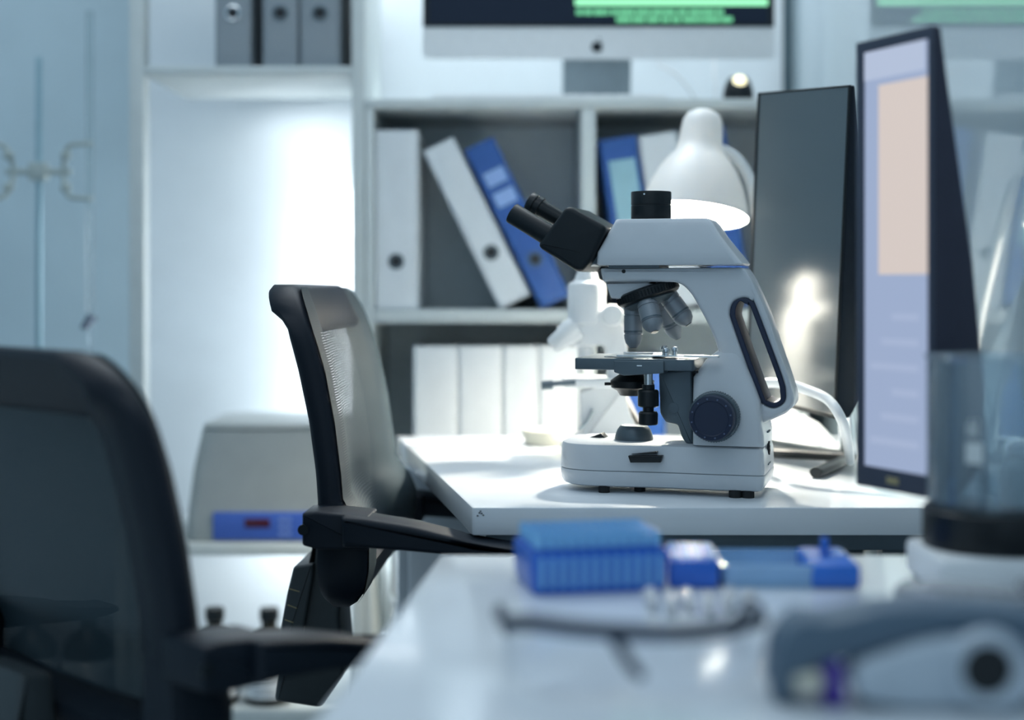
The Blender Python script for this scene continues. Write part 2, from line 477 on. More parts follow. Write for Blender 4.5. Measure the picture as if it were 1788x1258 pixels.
BY = SF + 0.012
def bx(px): return (px - CX) * BY / F
g = 'grey binders on the upper bookcase shelf'
binder(0.064, 0.318, M_BGREY, 'grey ring binder on the upper bookcase shelf with a gap on its right', g, bx(375), BY, SH_UP + 0.001, ringc=M_STEEL)
binder(0.064, 0.318, M_BGREY, 'grey ring binder between two grey ones on the upper bookcase shelf', g, bx(458), BY, SH_UP + 0.001)
binder(0.072, 0.318, M_BGREY, 'grey ring binder beside the right post of the tall bookcase', g, bx(523.5), BY, SH_UP + 0.001)
g = 'binders in the cubby under the computer'
binder(0.078, 0.320, M_BWHITE, 'white ring binder standing upright against the cubby side', g, bx(653.5), BY, MS + 0.001, ring=0.085)
L26 = math.radians(26)
binder(0.060, 0.314, M_BWHITE, 'white ring binder leaning left onto the upright white binder', g, bx(873), BY + 0.004, MS + 0.001, L26, ring=0.098)
binder(0.058, 0.316, M_BBLUE, 'blue ring binder leaning on a white binder in the left cubby', g, bx(945.5), BY + 0.002, MS + 0.001, L26, ring=0.085, ringc=mat('ring_blue', (0.05, 0.10, 0.18), 0.4),
       lab=[(0.18, 0.85, 0.235, 0.262, M_LTXT), (0.18, 0.85, 0.195, 0.222, M_LTXT)])
g = 'binders in the cubby behind the lamp'
L9 = math.radians(8.5)
binder(0.068, 0.305, M_BBLUE, 'blue ring binder with a pale blue spine label behind the microscope', g, bx(1089), BY, MS + 0.001, L9, lab=[(0.18, 0.88, 0.11, 0.265, M_LBLUE)])
binder(0.070, 0.312, M_BWHITE, 'white ring binder leaning on the blue one behind the lamp shade', g, bx(1160), BY, MS + 0.001, L9)
binder(0.062, 0.325, M_BBLUE, 'blue ring binder showing between lamp shade and dark monitor', g, bx(1255), BY, MS + 0.001, math.radians(9))
g = 'pale binders in the lower cubby behind the desk'
for i, (a, b, lb) in enumerate(((721, 799, 'pale ring binder first from the left in the lower cubby'),
                                (800.5, 876, 'pale ring binder second from the left in the lower cubby'),
                                (877.5, 940, 'pale ring binder third from the left in the lower cubby'),
                                (941.5, 1013, 'pale ring binder beside the upright in the lower cubby'))):
    binder((b - a) * BY / F, 0.318, M_BWHITE, lb, g, bx(a), BY, LS + 0.001)
binder(0.078, 0.30, M_BBLUE, 'blue ring binder low down behind the microscope illuminator', None, bx(1086), BY, LS + 0.001)

# ------------------------------------------------------------------ computer on the cubby unit
def computer():
    y = 2.645; k = y / F
    cx = (1045 - CX) * k
    T = thing('desktop_computer', 'slim aluminium all-in-one computer with green code on its screen', 'computer', (cx, y, CT))
    W = 0.650; zb = EYE - (103 - HY) * k - CT       # bottom of the chin above the shelf top
    zc = EYE - (47 - HY) * k - CT
    H = 0.44
    # tapered housing: loft from the thin rim to a fuller back
    def rect(f, yy, r=0.012): return [(p[0], yy, p[1]) for p in rrect(-W / 2 * f, W / 2 * f, zb + H / 2 * (1 - f), zb + H - H / 2 * (1 - f), r, 4)]
    MB().loft([rect(1, 0.0), rect(1, 0.005), rect(0.93, 0.012), rect(0.7, 0.026), rect(0.35, 0.036)]).build('housing', M_ALU, T)
    MB().box(-W / 2 + 0.001, W / 2 - 0.001, -0.0022, -0.0002, zc, zb + H - 0.001).build('screen_glass', M_BLACK, T)
    s = MB().box(-W / 2 + 0.012, W / 2 - 0.012, -0.0030, -0.0024, zc + 0.006, zb + H - 0.02).build('screen', M_SCR_NAVY, T)
    def sp(px, py): return ((px - CX) * k - cx, EYE - (py - HY) * k - CT)
    a = sp(1004, 10)
    MB().box(a[0], W / 2 - 0.013, -0.0040, -0.0032, a[1], a[1] + 0.012).build('title_bar', M_SCR_LIME, s)
    rr = random.Random(3)
    tx = MB()
    for row in range(2):
        x = sp(1006 + row * 70, 0)[0]; zz = sp(0, 22 + row * 13)[1]
        while x < sp(1262, 0)[0]:
            ww = rr.uniform(0.006, 0.03); tx.box(x, x + ww, -0.0040, -0.0032, zz - 0.0045, zz + 0.005); x += ww + rr.uniform(0.001, 0.004)
    for row in range(14):
        x = a[0] + 0.005; zz = a[1] + 0.03 + row * 0.022; end = a[0] + rr.uniform(0.12, 0.3)
        while x < end:
            ww = rr.uniform(0.008, 0.03); tx.box(x, x + ww, -0.0040, -0.0032, zz, zz + 0.012); x += ww + rr.uniform(0.003, 0.008)
    tx.build('code_lines', M_SCR_GREEN, s)
    # apple-shaped emblem on the chin: two lobes, a bite on the right and a leaf
    lx, lz = sp(1043, 82); R = 0.0105
    out = []
    for q in range(40):
        t = q / 40 * 2 * PI
        r = R * (1 + 0.06 * math.cos(2 * t)) * (1 - 0.16 * math.exp(-((t - PI / 2) / 0.3) ** 2) - 0.10 * math.exp(-((t - 3 * PI / 2) / 0.25) ** 2))
        if t < 0.5 or t > 2 * PI - 0.5:
            tt = t if t < 1 else t - 2 * PI
            r *= 1 - 0.32 * (1 - (tt / 0.5) ** 2)
        out.append((lx + r * math.cos(t), lz + r * math.sin(t)))
    e = MB().prism(out, -0.0012, -0.0002, 0, 'y')
    e.prism([(lx + 0.001 + 0.004 * u, lz + R + 0.001 + 0.004 * v_) for u, v_ in ((0, 0), (0.55, 0.15), (0.95, 0.7), (1, 1.2), (0.4, 1.0), (0.05, 0.5))], -0.0012, -0.0002, 0, 'y')
    e.build('emblem', M_BLACK, T)
    # stand: wide bent plate
    a = sp(985, 0)[0]; b = sp(1108, 0)[0]
    MB().prism(rpoly([(0.036, zb + 0.16), (0.042, zb + 0.16), (0.105, 0.02), (0.11, 0.0), (0.032, 0.0), (0.032, 0.006), (0.095, 0.007)], 0.004, 3), a, b, 0.001, 'x').build('stand', M_ALUD, T)
computer()

kb = thing('keyboard', 'slim white keyboard lying in front of the all-in-one computer', 'keyboard', (sx(960), SF + 0.006, CT + 0.0003))
MB().prism(rpoly([(0, 0), (0.115, 0), (0.115, 0.011), (0, 0.006)], 0.001, 2), -0.210, 0.210, 0.001, 'x').build('case', M_ALU, kb)
ky = MB()
for r in range(5):
    for c_ in range(14):
        x = -0.203 + c_ * 0.0291; yy = 0.006 + r * 0.021
        ky.box(x, x + 0.026, yy, yy + 0.018, 0.0060 + yy * 0.0435, 0.0085 + yy * 0.0435, 0.0005)
ky.build('keys', M_WHITE, kb)

d = thing('dome_speaker', 'small black dome with a warm lit top beside the computer', 'speaker', tuple(P(1289, 171, SF + 0.035)[:2]) + (CT,))
MB().lathe([(0.027, 0), (0.028, 0.006), (0.027, 0.018), (0.022, 0.034), (0.016, 0.042), (0.0, 0.044)], (0, 0, 0), (0, 0, 1), 36).build('housing', M_BLACK, d)
MB().ball((0, -0.013, 0.031), 0.0135).build('light_window', M_GLOWDOT, d)
for nm, lab, pts in (('computer_cable', 'thin pale cable hanging behind the computer, curving down to the right', [(1148, 112), (1180, 130), (1205, 158), (1222, 171)]),
                     ('computer_cable', 'thin pale cable beside the black dome, dropping straight from the computer', [(1248, 100), (1247, 125), (1250, 155), (1252, 171)])):
    pp = [P(x, y, 2.74 - 0.02 * i) for i, (x, y) in enumerate(pts)]
    pp[-1].z = CT + 0.003
    q = pp[-1] + Vector((0.03, 0.03, 0))
    tag(MB().tube(bez(pp + [q], 8), 0.0025).build(nm, M_ALU), lab, 'cable', 'cables behind the computer')

# ------------------------------------------------------------------ centrifuge
yc = SF + 0.015; kc = yc / F
T = thing('centrifuge', 'grey bench centrifuge with a blue control panel on the bookcase shelf', 'centrifuge', ((467 - CX) * kc, yc, SH_CE + 0.001))
def crect(hw, y0, y1, z, r): return [(p[0], p[1], z) for p in rrect(-hw, hw, y0, y1, r, 6)]
MB().loft([crect(0.146, 0.002, 0.28, 0.0, 0.02), crect(0.150, 0.0, 0.282, 0.006, 0.022), crect(0.146, 0.002, 0.28, 0.05, 0.022), crect(0.139, 0.010, 0.275, 0.13, 0.03),
           crect(0.128, 0.020, 0.268, 0.196, 0.04)]).build('housing', M_CENT, T)
MB().loft([crect(0.125, 0.023, 0.265, 0.1965, 0.04), crect(0.127, 0.021, 0.266, 0.202, 0.04), crect(0.124, 0.024, 0.262, 0.208, 0.04), crect(0.10, 0.05, 0.24, 0.212, 0.04)]).build('lid', M_CENT, T)
pn = MB().box((372 - 467) * kc, (560 - 467) * kc, -0.004, 0.03, 0.003, 0.053, 0.003).build('control_panel', M_CPANEL, T)
MB().box((428 - 467) * kc, (472 - 467) * kc, -0.0052, -0.0038, 0.026, 0.042, 0.0005).build('display', M_RED, pn)
bt = MB()
for r in range(3):
    for c_ in range(2):
        bt.box((488 - 467) * kc + c_ * 0.012, (488 - 467) * kc + c_ * 0.012 + 0.009, -0.0055, -0.0038, 0.010 + r * 0.013, 0.018 + r * 0.013, 0.0008)
bt.build('button_pad', mat('button_pale', (0.18, 0.28, 0.62), 0.4), pn)

# ------------------------------------------------------------------ reagent bottles on the low shelves
def bottle():
    o = thing('reagent_bottle', '', 'bottle')
    MB().lathe([(0.040, 0), (0.045, 0.004), (0.046, 0.02), (0.046, 0.088), (0.043, 0.104), (0.032, 0.120), (0.018, 0.130), (0.0145, 0.134), (0.0145, 0.146)], seg=40).build('glass_body', M_AMBER, o)
    MB().lathe([(0.0155, 0.1465), (0.0175, 0.148), (0.0175, 0.166), (0.016, 0.169), (0.0, 0.169)], seg=28).build('cap', M_BLACK, o)
    lb = MB().lathe([(0.0465, 0.014), (0.0467, 0.0145), (0.0467, 0.080), (0.0465, 0.0805)], seg=40)
    lb.build('label', M_PAPER, o)
    ln = MB()
    for q in range(5):
        ln.prism([(0.0470 * math.sin(t), -0.0470 * math.cos(t)) for t in [-0.5 + k * 0.1 for k in range(10 - q % 2 * 2)]] + [(0.0464 * math.sin(t), -0.0464 * math.cos(t)) for t in [0.4 - q % 2 * 0.2 - k * 0.1 for k in range(10 - q % 2 * 2)]],
                 0.022 + q * 0.011, 0.0245 + q * 0.011, 0, 'z')
    ln.build('label_lines', mat('label_ink', (0.2, 0.22, 0.26), 0.7), o)
    return o
b0 = bottle()
for i, (px, lb) in enumerate(((-47, 'dark bottle leftmost behind the mesh of the nearer chair'),
                              (55, 'dark bottle with a white label second from left behind the chair mesh'),
                              (155, 'dark bottle with a white label beside the frame behind the chair mesh'),
                              (375, 'dark bottle under the centrifuge, beside the frame of the nearer chair'),
                              (470, 'dark bottle under the centrifuge, beside the further chair'))):
    o = b0 if i == 0 else copy_tree(b0)
    o.location = ((px - CX) * 2.61 / F, 2.61, SH_LO + 0.0005)
    tag(o, lb, 'bottle', 'dark bottles on the bottom shelf')

# ------------------------------------------------------------------ retort stand with two burettes
yr = 2.64; kr = yr / F
rx = (68 - CX) * kr; rzt = EYE - (100 - HY) * kr
T = thing('retort_stand', 'thin retort stand with a double clamp against the pale blue wall', 'retort stand', (rx, yr, LC))
MB().box(-0.10, 0.10, -0.075, 0.025, 0, 0.016, 0.004).build('base_plate', M_CLAMP, T)
MB().cyl((0, 0, 0.016), (0, 0, rzt - LC), 0.006, bev=0.001).build('rod', M_RETORT, T)
zc = EYE - (300 - HY) * kr - LC
MB().box(-0.016, 0.016, -0.016, 0.012, zc - 0.016, zc + 0.016, 0.003).build('boss_head', M_CLAMP, T)
for s_ in (-1, 1):
    mb = MB()
    mb.tube([(s_ * 0.015, -0.002, zc), (s_ * 0.06, -0.002, zc), ], 0.006)
    for q in (-1, 1):
        mb.tube(bez([(s_ * 0.045, -0.002, zc), (s_ * 0.05, -0.006, zc + q * 0.025), (s_ * 0.06, -0.014, zc + q * 0.046), (s_ * 0.085, -0.016, zc + q * 0.05), (s_ * 0.102, -0.016, zc + q * 0.05)], 6), 0.0048)
        mb.ball((s_ * 0.053, -0.010, zc + q * 0.03), 0.010)
    mb.build('clamp_arm', M_CLAMP, T)
for s_, lb in ((-1, 'glass burette at the left edge, held by the stand clamp'), (1, 'glass burette with a dark stopcock right of the stand rod')):
    bxr = rx + s_ * 0.094
    ztop = EYE - (20 - HY) * kr; zst = EYE - (562 - HY) * kr
    B = thing('burette', lb, 'burette', (bxr, yr, zst - 0.06), 0, 'burettes on the retort stand')
    MB().lathe([(0.0055, 0.075), (0.0066, 0.085), (0.0066, ztop - zst + 0.06)], seg=20).build('tube', M_BUR, B)
    MB().cyl((0, 0, 0.0), (0, 0, 0.075), 0.0018, 0.004, 12).build('tip', M_GLASSH, B)
    sk = MB().cyl((-0.006, -0.014, 0.050), (0.006, 0.012, 0.066), 0.006).cyl((-0.010, -0.016, 0.048), (0.004, -0.016, 0.074), 0.004)
    sk.build('stopcock', mat('stopcock_grey', (0.12, 0.16, 0.22), 0.5), B)

# ------------------------------------------------------------------ the two desks
def desk(name, label, quad, extra=None):
    T = thing(name, label, 'desk', (0, 0, 0))
    MB().prism(rpoly(quad, 0.004, 3), DZ - 0.031, DZ, 0.0012, 'z', seg=2).build('desktop', M_DESK, T)
    return T
FQ = [(-0.0442, 1.6), (XW - 0.006, 1.6), (XW - 0.006, 2.236), (-0.166, 2.236)]
T = desk('lab_desk', 'white desk carrying the microscope and the switched-off monitor', FQ)
MB().prism(rpoly([(-0.1665, 2.239), (XW - 0.006, 2.239), (XW - 0.006, 2.364), (-0.191, 2.364)], 0.003, 3), DZ - 0.031, DZ, 0.0012, 'z', seg=2).build('rear_ledge', M_DESK, T)
MB().box(-0.03, XW - 0.02, 1.645, 1.675, DZ - 0.056, DZ - 0.0315, 0.002).build('front_rail', M_SLATE, T)
MB().box(0.08, XW - 0.02, 2.18, 2.20, DZ - 0.056, DZ - 0.0315, 0.002).build('rear_rail', M_SLATE, T)
for x in (0.455, XW - 0.05):
    MB().box(x - 0.02, x + 0.02, 1.68, 1.71, 0.0, DZ - 0.0315, 0.002).build('leg', M_SLATE, T)
for x in (0.10, XW - 0.05):
    MB().box(x - 0.02, x + 0.02, 2.202, 2.23, 0.0, DZ - 0.0315, 0.002).build('leg', M_SLATE, T)
sc_ = MB()
for (x, z) in ((834, 901), (837, 896), (841, 897), (844, 900), (839, 893)):
    p = P(x, z, 1.6); sc_.box(p.x - 0.0009, p.x + 0.0009, 1.5992, 1.6004, p.z - 0.0006, p.z + 0.0006)
sc_.build('edge_scuff', M_HOLE, T)

NQ = [(-0.1065 - 0.044, 0.38), (XW - 0.006, 0.38), (XW - 0.006, 1.3174), (-0.0653, 1.3174)]
T = desk('lab_desk', 'white desk nearest the camera with blue tip rack and goggles', NQ)
for x, y in ((-0.03, 1.25), (XW - 0.05, 1.25), (-0.06, 0.45), (XW - 0.05, 0.45)):
    MB().box(x - 0.02, x + 0.02, y - 0.02, y + 0.02, 0.0, DZ - 0.0315, 0.002).build('leg', M_SLATE, T)
MB().box(0.0, XW - 0.08, 1.24, 1.26, DZ - 0.06, DZ - 0.0315).build('rail', M_SLATE, T)

T = thing('drawer_pedestal', 'pale drawer pedestal under the left end of the microscope desk', 'cabinet', (-0.183, 2.345, 0.0), math.radians(-80.5))
# local x runs along the desk's slanted left edge towards the viewer
MB().box(0.0, 0.145, 0.0, 0.20, 0.03, DZ - 0.033, 0.003).build('carcass', M_DESK, T)
for k in range(3):
    dr = MB().box(0.004, 0.141, -0.016, -0.0005, 0.04 + k * 0.22, 0.252 + k * 0.22 - 0.004, 0.002).build('drawer', M_DESK, T)
    MB().cyl((0.072, -0.016, 0.20 + k * 0.22), (0.072, -0.028, 0.20 + k * 0.22), 0.005).cyl((0.072, -0.028, 0.20 + k * 0.22), (0.072, -0.036, 0.20 + k * 0.22), 0.011, bev=0.002).build('knob', M_STEEL, dr)
for x, y in ((0.03, 0.03), (0.115, 0.03), (0.03, 0.17), (0.115, 0.17)):
    MB().cyl((x, y, 0), (x, y, 0.03), 0.015).build('foot', M_BLACK, T)

# ------------------------------------------------------------------ the microscope
TH = math.radians(16)
SX0, SY0 = 0.1927, 1.748
fr = Fr(SX0, SY0, DZ, TH)
S = thing('microscope', 'white compound microscope with black eyepieces standing in focus on the desk', 'microscope', (SX0, SY0, DZ), -TH)
def U(px, v=0.0): return fr.uw(px, 700, v)[0]
def Wz(py, px=1170, v=0.0): return fr.uw(px, py, v)[1]
HB = 0.064
uL, uR = U(989, 0.0), U(1334, -HB)
wb0, wsm, wt = Wz(857, 1170, -HB), Wz(828, 1170, -HB), Wz(777, 1100, -HB)
def plan(d=0.0, f=1.0):
    pts = [(uL - 0.002, -0.030), (uL + 0.016, -HB + 0.008), (uL + 0.05, -HB), (uL + 0.115, -HB + 0.007), (uR - 0.075, -HB + 0.005), (uR, -HB + 0.006)]
    pts = pts + [(x, -y) for x, y in reversed(pts)]
    return inset(rpoly(pts, [0.02, 0.02, 0.03, 0.04, 0.04, 0.010, 0.006, 0.04, 0.04, 0.03, 0.02, 0.02], 6), d)
def z3(l, z): return [(p[0], p[1], z) for p in l]
MB().loft([z3(plan(0.010), wb0), z3(plan(0.004), wb0 + 0.002), z3(plan(0.0012), wb0 + 0.007), z3(plan(0.0), wsm - 0.003), z3(plan(0.0004), wsm - 0.0005), z3(plan(0.0018), wsm)]).build('base_tray', M_SCOPE, S)
MB().loft([z3(plan(0.0018), wsm + 0.0002), z3(plan(0.0004), wsm + 0.0009), z3(plan(0.0002), wsm + 0.01), z3(plan(0.001), wt - 0.008), z3(plan(0.003), wt - 0.002), z3(plan(0.007), wt)]).build('base_shell', M_SCOPE, S)
for px, v, r in ((1055, -HB + 0.014, 0.0068), (1117, -0.03, 0.0066), (1284, -HB + 0.016, 0.0075), (1306, -HB + 0.018, 0.0075), (1284, HB - 0.02, 0.007), (1050, HB - 0.02, 0.007)):
    MB().cyl((U(px, v), v, 0), (U(px, v), v, wb0 + 0.0015), r).build('foot', M_RUBBER, S)

# column: broad at the base, narrowing up to the arm
col = []
for py, xl, xr, hv in ((779, 1208, 1333.5, 0.058), (760, 1208, 1333, 0.0575), (735, 1208, 1328, 0.056), (700, 1208, 1326, 0.050), (660, 1209, 1312, 0.043), (630, 1230, 1300, 0.037), (612, 1252, 1290, 0.033)):
    a, b = U(xl, -hv), U(xr, -hv); z = Wz(py, 1250, -hv)
    col.append(z3(rrect(a, b, -hv, hv, 0.010, 5), z))
MB().loft(col).build('column', M_SCOPE, S)
# arm with the hand-hold
HA = 0.034
arm = fr.pts([(1047, 468.5), (1298, 467.5), (1310, 486), (1338, 546), (1359, 610), (1375, 655), (1386, 690), (1387, 707), (1376, 720), (1350, 733), (1325, 742), (1262, 742), (1240, 690), (1258, 634), (1256, 618), (1242, 578), (1222, 540), (1206, 512), (1192, 498), (1180, 493), (1052, 492)], -HA)
arm = rpoly(arm, [0.003, 0.004, 0.01, 0.02, 0.02, 0.01, 0.01, 0.008, 0.008, 0.008, 0.01, 0.01, 0.012, 0.008, 0.008, 0.02, 0.02, 0.01, 0.006, 0.006, 0.003], 5)
def stad(o):
    """outline of the hand-hold, grown by o pixels"""
    pts = [(1300, 521 - o), (1282 - o, 527), (1275 - o, 545), (1281 - o, 570), (1324 - o, 690), (1333 - o * .7, 705 + o * .7), (1351, 712 + o), (1368 + o * .7, 703 + o * .5), (1371 + o, 686), (1364 + o, 656), (1320 + o, 538), (1313 + o * .7, 527 - o * .7)]
    return fr.pts(pts, -HA)
hole = [Vector(p) for p in bez([Vector((a, b, 0)) for a, b in stad(0)], 5, True)]
holei = [Vector(p) for p in bez([Vector((a, b, 0)) for a, b in stad(-9)], 5, True)]
hole = [(p.x, p.y) for p in hole]; holei = [(p.x, p.y) for p in holei]
MB().prism(arm, -HA, HA, 0.0045, 'y', holes=[hole], seg=4).build('arm', M_SCOPE, S)
MB().prism(inset(hole, -0.0002) if sarea(hole) > 0 else inset(hole, 0.0002), -HA - 0.0005, HA + 0.0005, 0.0012, 'y', holes=[holei]).build('grip_liner', M_NAVY, S)
# viewing head
def hsec(py, xl, xr, hv, r): 
    a, b = U(xl, -hv), U(xr, -hv); return z3(rrect(a, b, -hv, hv, r, 6), Wz(py, 1150, -hv))
MB().loft([hsec(463.2, 1044, 1293, 0.046, 0.008), hsec(460.2, 1040, 1295, 0.047, 0.009), hsec(440, 1041, 1279, 0.046, 0.009), hsec(412, 1057, 1257, 0.042, 0.008), hsec(390, 1070, 1244, 0.038, 0.007), hsec(384, 1073, 1238, 0.0365, 0.007), hsec(382, 1076, 1234, 0.035, 0.006)]).build('viewing_head', M_SCOPE, S)
MB().cyl((U(1215), 0.0, Wz(384) - 0.003), (U(1215), 0.0, Wz(384) + 0.0004), 0.004).build('head_screw', M_STEEL, S)
pc = fr.pts([(1137, 383), (1137, 333)], 0.0)
ph = MB().lathe([(0.0242, 0), (0.0246, 0.001), (0.0246, 0.017), (0.0241, 0.0175), (0.0241, 0.0185), (0.0246, 0.019), (0.0246, 0.0335), (0.0240, 0.0345), (0.020, 0.0345), (0.020, 0.012), (0.0, 0.012)], (pc[0][0], 0, pc[0][1] - 0.001), (0, 0, 1), 48)
ph = ph.build('photo_port', M_BLACK, S)
sw = fr.uw(1125, 339, -0.0246)
MB().cyl((sw[0], -0.0252, sw[1]), (sw[0], -0.0238, sw[1]), 0.0011, seg=12).build('set_screw', M_STEEL, ph)
# binocular block and tubes, tilted
HBn = 0.050
bl = fr.pts([(936, 430), (990, 357), (1060, 397), (1034, 452), (1013, 479)], -HBn)
MB().prism(rpoly(bl, [0.008, 0.009, 0.008, 0.008, 0.010], 6), -HBn, HBn, 0.0065, 'y', seg=4).build('binocular_body', M_SATIN, S)
cp = fr.pts([(1013, 476), (1040, 430), (1052, 425), (1050, 466), (1036, 462)], -0.03)
MB().prism(rpoly(cp, 0.002, 3), -0.03, 0.03, 0.003, 'y').build('head_coupling', M_SLATE, S)
def eyetube(v, p_end, p_in, r, extra):
    a = fr.uw(p_end[0], p_end[1], v); b = fr.uw(p_in[0], p_in[1], v)
    A = Vector((a[0], v, a[1])); B = Vector((b[0], v, b[1])); L = (B - A).length
    pr = [(0.0, 0.006), (r * 0.72, 0.006), (r * 0.78, 0.0), (r * 0.95, 0.0), (r, 0.001)] + extra + [(r if not extra else r * 0.82, L)]
    e = MB().lathe(pr, A, B - A, 40).build('eyepiece_tube', M_SATIN if not extra else M_BLACK, S)
    MB().lathe([(0.0, 0.0022), (r * 0.4, 0.0030), (r * 0.70, 0.0058), (0.0, 0.0059)], A, B - A, 28).build('lens', M_GLASS, e)
eyetube(-0.032, (894, 372), (975, 422), 0.0131, [])
eyetube(0.030, (924, 352), (1000, 396), 0.0132, [(0.0132, 0.008), (0.0112, 0.0085), (0.0112, 0.0105), (0.0135, 0.011), (0.0135, 0.017), (0.0112, 0.0175), (0.0112, 0.021), (0.0108, 0.0225)])
sc2 = fr.uw(1089, 474, -HA)
MB().cyl((sc2[0], -HA - 0.0004, sc2[1]), (sc2[0], -HA + 0.002, sc2[1]), 0.0024, seg=20).build('screw_hole', M_HOLE, S)
sc2 = fr.uw(1217, 650, -0.043)
MB().cyl((sc2[0], -0.0445, sc2[1]), (sc2[0], -0.040, sc2[1]), 0.0014, seg=16).build('screw_hole', M_HOLE, S)
# groove strip under the head: dark at the front, pale behind
g0, g1 = fr.uw(1064, 464, -0.03), fr.uw(1152, 466, -0.03)
MB().box(g0[0], g1[0], -HA - 0.0003, HA, g1[1] - 0.0016, g1[1] + 0.0017).build('head_gasket', M_SLATE, S)
# nose block
nb = fr.pts([(1056, 492), (1150, 491), (1085, 523), (1066, 521)], -0.026)
MB().prism(rpoly(nb, 0.002, 3), -0.026, 0.026, 0.003, 'y').build('nose_block', M_SCOPE, S)
# revolving nosepiece
AL = math.radians(18)
tc_ = fr.uw(1130, 509, 0.0); tc = Vector((tc_[0], 0.0, tc_[1]))
ax = Vector((math.sin(AL), 0, -math.cos(AL))); e1 = Vector((math.cos(AL), 0, math.sin(AL))); e2 = Vector((0, 1, 0))
tr_ = MB().lathe([(0.020, -0.006), (0.036, -0.004), (0.0385, -0.002), (0.0385, 0.0075), (0.037, 0.009), (0.030, 0.012)], tc, ax, 56).build('nosepiece', M_BLACK, S)
kn = MB()
for k in range(56):
    t = k / 56 * 2 * PI; q = tc + (e1 * math.cos(t) + e2 * math.sin(t)) * 0.0386
    kn.cyl(q + ax * (-0.001), q + ax * 0.0065, 0.0011, seg=6)
kn.build('knurling', M_BLACK, tr_)
MB().lathe([(0.033, 0.0105), (0.034, 0.012), (0.026, 0.018), (0.0, 0.019)], tc, ax, 48).build('objective_plate', M_SLATE, S)
def objective(phi, L, r, tip, scale=1.0):
    e = e1 * math.cos(phi) + e2 * math.sin(phi)
    dd = (ax * math.cos(AL) + e * math.sin(AL)).normalized()
    o_ = tc + ax * 0.010 + e * 0.0215
    pr = [(r * 0.92, 0), (r, 0.002), (r, L * 0.22), (r * 0.93, L * 0.23), (r * 0.93, L * 0.25), (r, L * 0.26), (r, L * 0.66), (r * 0.92, L * 0.67), (r * 0.92, L * 0.69), (r, L * 0.70), (r * 0.98, L * 0.78), (r * 0.80, L * 0.90), (r * 0.45, L * 0.985), (r * 0.42, L), (0, L)]
    ob = MB().lathe(pr, o_, dd, 36).build('objective', M_OBJ, S)
    MB().lathe([(r * 0.40, L - 0.0004), (r * 0.36, L + 0.0006), (0, L + 0.0008)], o_, dd, 20).build('front_lens', M_BLACK, ob)
    MB().lathe([(r * 1.006, L * 0.60), (r * 1.012, L * 0.605), (r * 1.012, L * 0.64), (r * 1.006, L * 0.645)], o_, dd, 36).build('colour_band', M_SLATE, ob)
objective(PI, 0.053, 0.0114, 1)
objective(1.50 * PI, 0.043, 0.0128, 1)
objective(0.02 * PI, 0.046, 0.0122, 1)
objective(0.40 * PI, 0.058, 0.0112, 1)
# stage
HS = 0.060
st0, st1 = U(1003, -HS), U(1211, -HS)
wS = Wz(627, 1100, -HS)
stg = MB()
stg.prism(rpoly([(st0, -HS), (st1, -HS), (st1, HS), (st0, HS)], 0.004, 3), wS - 0.0135, wS, 0.0012, 'z')
stg = stg.build('stage', M_SLATE, S)
MB().prism(rpoly(fr.pts([(1073, 630), (1160, 631), (1160, 652), (1090, 656), (1073, 650)], -HS), 0.0015, 3), -HS - 0.004, HS - 0.02, 0.001, 'y').build('stage_carriage', M_SLATE, S)
a = fr.uw(1112, 640, -HS - 0.004); b = fr.uw(1121, 638, -HS - 0.004)
MB().box(a[0], b[0], -HS - 0.0046, -HS - 0.0036, a[1], b[1]).build('stage_label', M_STEEL, S)
wT = wS + 0.0005
MB().box(U(1060, -0.02), U(1112, -0.02) + 0.02, -0.036, 0.036, wT, wT + 0.0012).build('slide', M_GLASS, S)
MB().prism(rpoly([(U(1078, -0.04), -0.048), (U(1205, -0.04), -0.040), (U(1205, -0.04), -0.020), (U(1160, -0.04), -0.020), (U(1150, 0.0), 0.030), (U(1080, 0), 0.034), (U(1080, 0), 0.028), (U(1135, 0), 0.024), (U(1140, -0.03), -0.036), (U(1078, -0.04), -0.043)], 0.002, 3), wT + 0.0015, wT + 0.0033, 0.0004, 'z').build('slide_clip', M_STEEL, S)
MB().prism([(U(1195, -0.046), -0.052), (U(1254, -0.052), -0.056), (U(1255, -0.052), -0.046), (U(1195, -0.046), -0.044)], wT + 0.0018, wT + 0.0042, 0.0005, 'z').build('scale_bar', M_WHITE, S)
for px, py, v in ((1163, 613, -0.042), (1178, 611, -0.038), (1160, 609, -0.018)):
    u_, w_ = fr.uw(px, py, v)
    MB().lathe([(0.0028, wT + 0.003), (0.0028, w_ - 0.002), (0.0042, w_ - 0.001), (0.0042, w_ + 0.002), (0.003, w_ + 0.0035), (0, w_ + 0.0038)], (u_, v, 0), (0, 0, 1), 20).build('clip_screw', M_STEEL, S)
# condenser
cu = U(1104, 0.0)
cw = Wz(668, 1104, 0)
MB().lathe([(0.015, cw - 0.016), (0.019, cw - 0.010), (0.026, cw - 0.006), (0.027, cw + 0.002), (0.022, cw + 0.006), (0.016, cw + 0.010), (0.013, wS - 0.0137)], (cu, 0.0, 0), (0, 0, 1), 40).build('condenser', M_BLACK, S)
MB().cyl((cu - 0.022, -0.004, cw - 0.002), (cu - 0.033, -0.008, cw - 0.002), 0.002, seg=10).build('iris_lever', M_BLACK, S)
